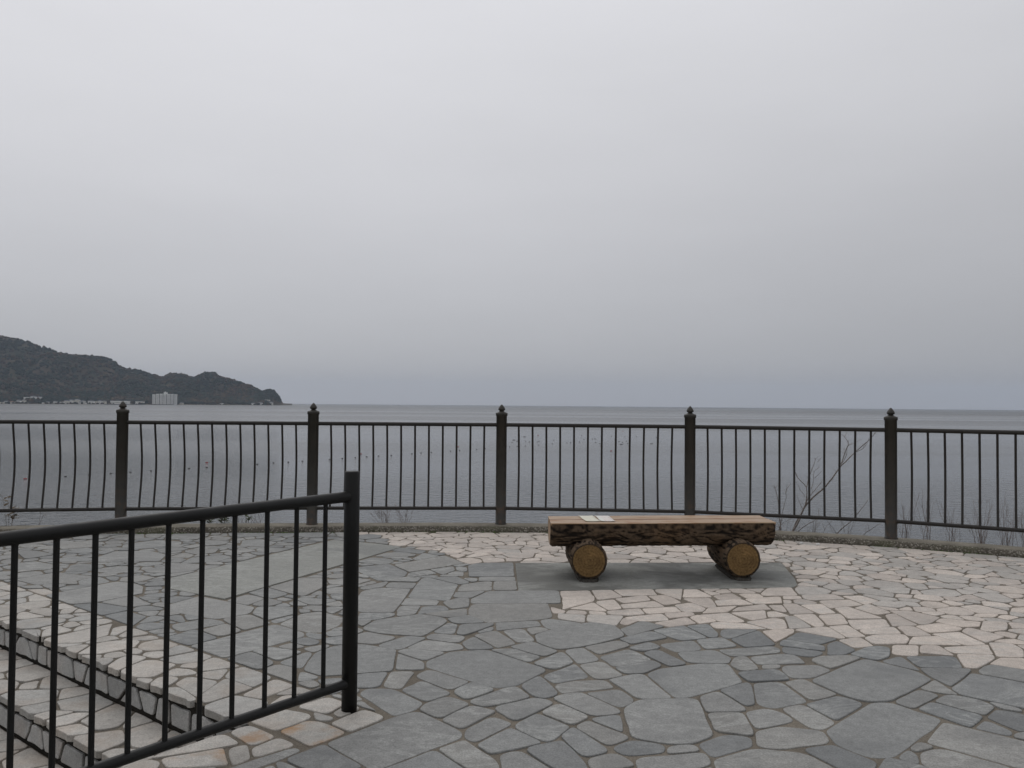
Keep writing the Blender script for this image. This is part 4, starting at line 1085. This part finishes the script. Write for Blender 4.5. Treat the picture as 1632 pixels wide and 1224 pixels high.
# ------------------------------------------------------------------ floats on the sea
BUOYS = [
    (-80.6, 138.8, 'r'),
    (-76.6, 143.8, 'd'),
    (-74.4, 147.4, 'd'),
    (-72.0, 150.4, 'd'),
    (-70.0, 153.8, 'd'),
    (-67.6, 157.0, 'd'),
    (-65.7, 161.3, 'd'),
    (-63.0, 163.5, 'd'),
    (-65.4, 179.6, 'r'),
    (-60.7, 166.7, 'd'),
    (-56.4, 174.2, 'd'),
    (-53.7, 176.7, 'd'),
    (-51.3, 180.4, 'd'),
    (-49.0, 183.7, 'd'),
    (-46.7, 187.0, 'd'),
    (-42.0, 193.2, 'd'),
    (-39.8, 196.9, 'd'),
    (-37.5, 200.9, 'd'),
    (-38.9, 215.9, 'r'),
    (-35.4, 204.4, 'd'),
    (-33.0, 207.7, 'd'),
    (-30.3, 210.9, 'd'),
    (-28.2, 214.7, 'd'),
    (-26.0, 218.3, 'd'),
    (-24.0, 222.0, 'd'),
    (-21.6, 225.3, 'd'),
    (-16.9, 232.1, 'd'),
    (-16.3, 255.4, 'r'),
    (-14.6, 235.7, 'd'),
    (-10.1, 243.0, 'd'),
    (-7.8, 246.9, 'd'),
    (-0.6, 258.1, 'd'),
    (0.2, 290.0, 'd'),
    (0.9, 309.2, 'l'),
    (2.2, 298.7, 'l'),
    (1.8, 262.1, 'd'),
    (5.3, 341.4, 'l'),
    (5.1, 300.2, 'd'),
    (4.4, 264.8, 'd'),
    (6.3, 294.8, 'd'),
    (7.7, 304.5, 'd'),
    (6.7, 268.9, 'd'),
    (11.4, 359.6, 'r'),
    (9.1, 295.4, 'd'),
    (9.9, 301.1, 'd'),
    (8.8, 271.6, 'd'),
    (11.3, 276.0, 'd'),
    (13.7, 280.5, 'd'),
    (16.2, 281.8, 'd'),
    (15.8, 312.2, 'd'),
    (19.1, 288.3, 'd'),
    (20.6, 291.2, 'd'),
    (22.3, 295.2, 'd'),
    (24.2, 297.3, 'd'),
    (30.3, 361.3, 'd'),
    (27.9, 322.1, 'd'),
    (31.6, 326.1, 'd'),
    (32.6, 326.3, 'd'),
    (29.7, 294.8, 'd'),
    (30.3, 287.0, 'd'),
    (30.5, 282.8, 'd'),
    (28.9, 269.0, 'r'),
    (42.5, 356.2, 'd'),
    (39.6, 320.2, 'd'),
    (28.6, 239.5, 'r'),
    (56.6, 425.0, 'r'),
    (48.1, 354.8, 'd'),
    (39.2, 305.0, 'd'),
    (37.0, 281.5, 'l'),
    (39.5, 297.5, 'd'),
    (42.3, 307.5, 'd'),
    (40.2, 288.8, 'd'),
    (53.0, 354.6, 'd'),
    (60.0, 346.2, 'd'),
    (48.2, 287.7, 'l'),
]
def buoys():
    def ball(mat, r, lx=1.0):
        m = MB(); n = 12; prof = [(math.sin(PI*i/8)*r, -math.cos(PI*i/8)*r*.55) for i in range(9)]; m.lathe(prof, n)
        m.v = [(x*lx, y, z) for x, y, z in m.v]; return m.mesh('float', M[mat])
    dk, rdm, bar = ball('buoy', .20, 1.15), ball('red', .26, 1.3), ball('buoy', .20, 2.8)
    reds = ['red float nearest the left edge of the picture', 'red float above the row, left of the second railing post', 'red float just right of the handrail post, behind a railing bar', 'red float left of the middle railing post',
            'red float highest in the group right of the middle railing post', 'red float at the near side of the dark group, beside two dark floats', 'lowest red float right of the middle railing post', 'topmost far red float of all']
    longs = ['long dark float closest to the middle railing post', 'long dark float just right of and below the one closest to the middle post', 'long dark float left of the highest red float near the middle post',
             'long dark float inside the dense cluster left of the fourth post', 'long dark float farthest right of all floats']
    k = 0
    for x, y, t in BUOYS:
        o = bpy.data.objects.new('float_buoy', {'d': dk, 'r': rdm, 'l': bar}[t]); COL.objects.link(o); o.location = (x, y, SEA_Z+.03)
        if t == 'r': tag(o, reds[k], 'buoy', 'red floats on the sea'); k += 1
        elif t == 'l': tag(o, longs.pop(0), 'buoy', 'long dark floats')
        elif t == 'L': pass
        else: tag(o, 'small dark round float in the rows of net floats on the sea', 'buoy', 'dark floats in rows')
buoys()

# ------------------------------------------------------------------ headland
HZ = lambda u: 638.35+.0086*u                                        # where eye level lies above picture column u
RIDGE = [(-420, 500), (-300, 512), (-150, 520), (-60, 529), (0, 535), (20, 538), (45, 543), (60, 551), (78, 554), (95, 561), (110, 565), (150, 566), (165, 568), (180, 574), (198, 587), (215, 588), (240, 595), (258, 600), (270, 595),
         (288, 595), (300, 600), (310, 601), (325, 594), (340, 593), (350, 599), (375, 606), (400, 614), (412, 620), (424, 628), (434, 640)]
RU = np.array([p[0] for p in RIDGE], float); RA = np.array([(HZ(p[0])-p[1])/1330 for p in RIDGE])   # bearing column -> elevation of the skyline
def shore_d(u): return np.interp(u, [-500, 0, 265, 440], [2600, 3140, 3600, 4080])
def ridge_d(u): return np.interp(u, [-500, 0, 180, 260, 340, 400, 434], [1700, 1350, 1000, 800, 700, 380, 120])
def bearing(u): return (u-816)/1330
def fbm(x, y, s, o=4):
    t, a = 0, 1
    for _ in range(o): t += a*noise.noise((x/s, y/s, 1.3*s)); s *= .5; a *= .5
    return t
def land_h(u, d):                                                     # height of the ground at bearing column u, d metres behind the shore
    D = float(shore_d(u)); rd_ = float(ridge_d(u)); Y = D+d; X = bearing(u)*Y; t = d/rd_
    top = float(np.interp(u, RU, RA))*(D+rd_)+13-9                      # skyline height less the trees
    top = max(top, 2)
    if t < 1: s = (max(0, t-.05)/.95); s = s*s*(3-2*s)*.72+s*.28
    else: s = max(0, 1-(t-1)*.75)
    spur = .5+.5*math.sin(X/85.+fbm(X, Y, 300, 2)*2.5)
    mod = 1-.46*(4*s*(1-s))*spur*(1 if t < 1 else 0) + .22*fbm(X, Y, 260)*(4*s*(1-s))
    return X, Y, SEA_Z+1.6+top*s*mod + (1 if t > .05 else 0)*.0
def headland():
    us = np.linspace(-330, 434, 150); ts = [0, .012, .05, .09]+list(np.linspace(.13, 1.0, 34))+[1.15, 1.5, 2.0]
    v = []
    for u in us:
        rd_ = float(ridge_d(u))
        for k, t in enumerate(ts):
            X, Y, Z = land_h(u, t*rd_); v.append((X, Y, SEA_Z-2 if k == 0 else Z))
    n = len(ts); m = MB(); m.add(v, [(i*n+j, (i+1)*n+j, (i+1)*n+j+1, i*n+j+1) for i in range(len(us)-1) for j in range(n-1)], 0, True)
    t = NT('headland_ground'); a = t.noise(t.pos(), .012, 5, .6); z = t.node('ShaderNodeSeparateXYZ'); t.l.new(t.node('ShaderNodeNewGeometry').outputs['Position'], z.inputs[0])
    c = t.mix(t.rng(a, .4, .6, 0, 1), (.035, .042, .028), (.075, .058, .04)); c = t.mix(t.rng(z.outputs['Z'], SEA_Z+1.5, SEA_Z+6, .9, 0), c, (.13, .115, .09))
    gm = t.done(c, .95, None, .1)
    o = m.build('headland_hills', gm); recalc(o); tag(o, 'wooded hills of the headland on the far left shore', 'hills', kind='structure')
    # the point: a second, farther hill
    P = [(405, 641), (411, 629), (418, 623), (424, 620.5), (430, 619.5), (436, 621), (441, 626), (445, 631), (449, 637.5), (452, 641.5), (458, 641.8), (466, 642)]
    v = []; D0 = 4350
    for u, y in P:
        hh = max((HZ(u)-y)/1330*(D0+130)+13-5, 1.2)
        for d, s in ((0, 0), (12, .30), (50, .62), (95, .88), (130, 1), (190, .85), (300, .2), (330, -.3)):
            Y = D0+d; X = bearing(u)*Y; v.append((X, Y, SEA_Z-1.5 if d == 0 else SEA_Z+hh*s+fbm(X, Y, 40, 3)*hh*.05))
    m = MB(); m.add(v, [(i*8+j, (i+1)*8+j, (i+1)*8+j+1, i*8+j+1) for i in range(len(P)-1) for j in range(7)], 0, True)
    o = m.build('headland_point', gm); recalc(o); tag(o, 'small dark hill and rocks at the tip of the headland', 'headland', kind='structure')
    # forest
    rnd = random.Random(21); ico = bmesh.new(); bmesh.ops.create_icosphere(ico, subdivisions=1, radius=1); bv = np.array([x.co[:] for x in ico.verts]); ico.verts.index_update(); bf = np.array([[x.index for x in f_.verts] for f_ in ico.faces]); ico.free()
    low = bv; V, F, T = [], [], []; cnt = 0
    cols = [(.015, .028, .023), (.023, .037, .026), (.055, .038, .026), (.038, .032, .022), (.012, .020, .013), (.085, .062, .036)]
    def tree(X, Y, Z, r, c):
        nonlocal cnt
        d = low*(1+np.random.uniform(-.28, .28, (len(low), 1))); V.append(d*np.array([r*random.uniform(.8, 1.25), r*random.uniform(.8, 1.25), r*random.uniform(.8, 1.2)])+np.array([X, Y, Z+r*.35])); F.append(bf+cnt); cnt += len(low); T.append(np.tile(np.array([*c, 1]), (len(low), 1)))
    def pick(X, Y):
        q = fbm(X, Y, 170, 3); w = rnd.gauss(q*1.7, .55)
        return cols[4] if w < -.75 else cols[0] if w < -.2 else cols[1] if w < .25 else cols[3] if w < .6 else cols[2] if w < 1.2 else cols[5]
    for i in range(12500):
        u = rnd.uniform(-320, 433); rd_ = float(ridge_d(u)); t = rnd.uniform(.055, 1.04)
        if t < .10 and rnd.random() < .88: continue
        X, Y, Z = land_h(u, t*rd_); tree(X, Y, Z, rnd.uniform(4.5, 9.5)*(.45 if t < .1 else 1), tuple(q*j_ for j_ in [rnd.uniform(.8, 1.2)] for q in pick(X, Y)))
    for i in range(330):                                                # shore trees among the houses
        u = rnd.uniform(-40, 430)
        if 240 < u < 287 or 170 < u < 214: continue
        X, Y, Z = land_h(u, rnd.choice((rnd.uniform(14, 36), rnd.uniform(55, 120)))); tree(X, Y, Z, rnd.uniform(2.5, 6), tuple(q*rnd.uniform(.8, 1.2) for q in cols[rnd.choice((0, 1, 3, 4))]))
    for i in range(500):
        u = rnd.uniform(408, 448); X, Y = bearing(u)*(D0+70), D0+rnd.uniform(20, 150); d = Y-D0; X = bearing(u)*Y
        hh = max((HZ(u)-float(np.interp(u, [p[0] for p in P], [p[1] for p in P])))/1330*(D0+130)+8, 1); s = np.interp(d, (0, 12, 50, 95, 130, 190), (0, .3, .62, .88, 1, .85))
        tree(X, Y, SEA_Z+hh*s, rnd.uniform(3, 5.5), tuple(q*rnd.uniform(.75, 1.2) for q in cols[rnd.choice((0, 1, 4))]))
    V = np.concatenate(V); F = np.concatenate(F); T = np.concatenate(T); me = bpy.data.meshes.new('forest')
    me.vertices.add(len(V)); me.vertices.foreach_set('co', V.astype(np.float32).ravel()); me.loops.add(F.size); me.loops.foreach_set('vertex_index', F.astype(np.int32).ravel())
    me.polygons.add(len(F)); me.polygons.foreach_set('loop_start', np.arange(0, F.size, 3, dtype=np.int32)); me.polygons.foreach_set('use_smooth', np.ones(len(F), dtype=bool)); me.update(calc_edges=True); me.validate()
    a = me.attributes.new('tint', 'FLOAT_COLOR', 'POINT'); a.data.foreach_set('color', T.astype(np.float32).ravel())
    t = NT('far_foliage'); me.materials.append(t.done(t.scale(t.attr('tint'), t.rng(t.noise(t.pos(), .25, 3), .3, .7, .7, 1.3)), .9, None, .1))
    o = bpy.data.objects.new('forest', me); COL.objects.link(o); tag(o, 'winter woodland covering the headland hills', 'woodland', kind='stuff')
headland()

def box_part(name, c, d, mat, parent, rz=0.0): m = MB(); m.box(c, d, 0, rz); return m.build(name, M[mat], parent)
def house(u, d, w, h, dep, wall, roof, label, flat=False, name='house', cat='house', group='houses along the far shore'):
    X, Y, Z = land_h(u, d); root = empty(name, (X, Y, Z-1), math.radians(-20)); tag(root, label, cat, group)
    box_part('wall', (0, 0, h/2), (w, dep, h), wall, root)
    m = MB()
    if flat: m.box((0, 0, h+.4), (w+1, dep+1, .8))
    else:
        a, b = w/2+.8, dep/2+.8
        m.add([(-a, -b, h), (a, -b, h), (a, b, h), (-a, b, h), (-a, 0, h+dep*.32), (a, 0, h+dep*.32)], [(0, 1, 5, 4), (2, 3, 4, 5), (0, 4, 3), (1, 2, 5), (0, 3, 2, 1)])
    m.build('roof', M[roof], root)
    for k in range(max(2, int(w/6))):                                  # window openings on the sea side
        x = -w/2+(k+.5)*w/max(2, int(w/6)); box_part('window', (x, -dep/2-.03, h*.5), (2.0, .1, h*.28), 'recess', root)
HS = [(4, 42, 20, 7, 'cream', 'roofd', 'low pale house at the left picture edge on the far shore'), (11, 60, 16, 8, 'white', 'roofd', 'white house second from the left picture edge on the far shore'), (20, 38, 15, 6, 'cream', 'roofb', 'brown roofed house left of the white shed on the far shore'),
      (26, 52, 24, 7, 'white', 'roofd', 'broad white shed on the far shore below the hillside villas'), (31, 95, 14, 7, 'white', 'roofd', 'white house just uphill of the broad shed'), (39, 105, 14, 7, 'cream', 'roofd', 'cream house uphill between broad shed and villas'),
      (43, 185, 22, 8, 'white', 'roofd', 'leftmost of the three white hillside villas'), (54, 195, 20, 8, 'white', 'roofd', 'middle one of the three white hillside villas'), (64, 190, 22, 7, 'white', 'roofd', 'rightmost of the three white hillside villas'),
      (67, 45, 14, 6, 'white', 'roofd', 'small white house alone among dark shore trees'), (77, 42, 12, 7, 'cream', 'roofd', 'small cream house right of the lone white house'), (89, 48, 12, 8, 'white', 'roofd', 'small white house beside the dark shore tree'),
      (100, 42, 13, 7, 'white', 'roofd', 'first house of the dense shore village, left end'), (107, 48, 22, 9, 'cream', 'roofd', 'wide cream house in the dense shore village'), (114, 80, 18, 9, 'white', 'roofd', 'white house in the back row of the shore village, left'),
      (121, 45, 16, 8, 'cream', 'roofb', 'brown roofed house in the middle of the shore village'), (124, 85, 20, 9, 'cream', 'roofd', 'cream house in the back row of the shore village, middle'), (129, 50, 14, 8, 'white', 'roofd', 'narrow white house in the shore village'),
      (134, 36, 24, 6, 'white', 'roofd', 'low white house at the water in the shore village'), (133, 88, 18, 8, 'white', 'roofd', 'white house in the back row of the shore village, right'), (146, 52, 28, 10, 'white', 'roofd', 'tall white house near the right end of the shore village'),
      (153, 60, 18, 9, 'cream', 'roofd', 'last cream house of the shore village before the trees'), (160, 55, 16, 9, 'white', 'roofd', 'white house right of the dark trees near the long hall'), (167, 52, 14, 8, 'cream', 'roofd', 'cream house left of the long white hall'),
      (220, 46, 14, 8, 'white', 'roofd', 'white house between the long hall and the hotel, left'), (227, 52, 20, 7, 'cream', 'roofd', 'cream house between the long hall and the hotel, right'), (290, 60, 14, 7, 'cream', 'roofd', 'small pale house just right of the hotel'),
      (354, 40, 12, 7, 'white', 'roofd', 'lone white house on the shore halfway to the point'), (404, 26, 16, 7, 'white', 'roofd', 'gabled white house near the point, left of three'), (415, 30, 26, 7, 'white', 'roofd', 'long low white house near the point'),
      (426, 75, 30, 9, 'cream', 'roofd', 'pale house on the slope above the point'), (433, 18, 14, 9, 'cream', 'roofd', 'pale house at the very point of the headland')]
for i, (u, d, w, h, wa, ro, lab) in enumerate(HS): house(u, d, w, h*(.9+.9*((i*53 % 17)/17)), 9+(i*37 % 5), wa, ro, lab, flat=(i % 3 == 0))
house(192, 45, 92, 15, 16, 'white', 'roofd', 'long low white hall on the far shore left of the hotel', True, 'long_hall', 'hall', None)
def hotel():
    X, Y, Z = land_h(263.5, 42); root = empty('hotel', (X, Y, Z-1), math.radians(12)); tag(root, 'tall white hotel block with ribbed front on the far shore', 'hotel')
    W, H, D = 104, 47, 16
    box_part('wall', (0, 2, H/2-.6), (W-1, D, H-1.2), 'recess', root)
    n = 7
    for k in range(n):
        w = W/n-2.6; x = -W/2+(k+.5)*W/n; dz = (-2.2, 0, .6, 0, 0, 0, -1)[k]
        b = box_part('bay', (x, -2.2-(k % 2)*1.6, (H+dz)/2), (w, D*.75, H+dz), 'white', root)
        for fl in range(12): box_part('window', (x, -2.2-(k % 2)*1.6-D*.375-.05, 5+fl*3.3), (w*.62, .12, 1.0), 'pane', b)
    p = box_part('penthouse', (2, 0, H+3.2), (15, 9, 7), 'white', root); box_part('tank', (0.5, 0, H+8.0), (6, 5, 3), 'white', p)
hotel()
def quay(u0, u1, d, w, label):
    m = MB(); a = land_h(u0, 0); b = land_h(u1, 0); p, q = Vector((a[0], a[1]-d, 0)), Vector((b[0], b[1]-d, 0)); mid = (p+q)/2
    m.box((0, 0, 0), ((q-p).length, w, 3.4), 0); o = m.build('sea_wall', M['pad']); o.location = (mid.x, mid.y, SEA_Z+.6); o.rotation_euler = (0, 0, math.atan2(q.y-p.y, q.x-p.x)); tag(o, label, 'sea wall')
quay(170, 232, 14, 8, 'dark sea wall in front of the long white hall'); quay(246, 280, 30, 9, 'dark sea wall in front of the tall hotel')

# ------------------------------------------------------------------ hazy sea air
def haze():
    m = MB(); z0, z1 = SEA_Z-3.5, 470.0; m.box((0, 0, (z0+z1)/2), (36000, 36000, z1-z0))
    o = m.build('haze', None); o.data.materials.clear()
    mt = bpy.data.materials.new('sea_haze'); mt.use_nodes = True; nt = mt.node_tree; nt.nodes.remove(nt.nodes['Principled BSDF'])
    pv = nt.nodes.new('ShaderNodeVolumePrincipled'); pv.inputs['Color'].default_value = (.73, .84, 1.0, 1); pv.inputs['Density'].default_value = HAZE; pv.inputs['Anisotropy'].default_value = 0.0
    nt.links.new(pv.outputs[0], nt.nodes['Material Output'].inputs['Volume']); o.data.materials.append(mt)
    tag(o, 'thin bluish sea haze filling the air', 'haze', kind='stuff')
HAZE = 4.8e-5
haze()
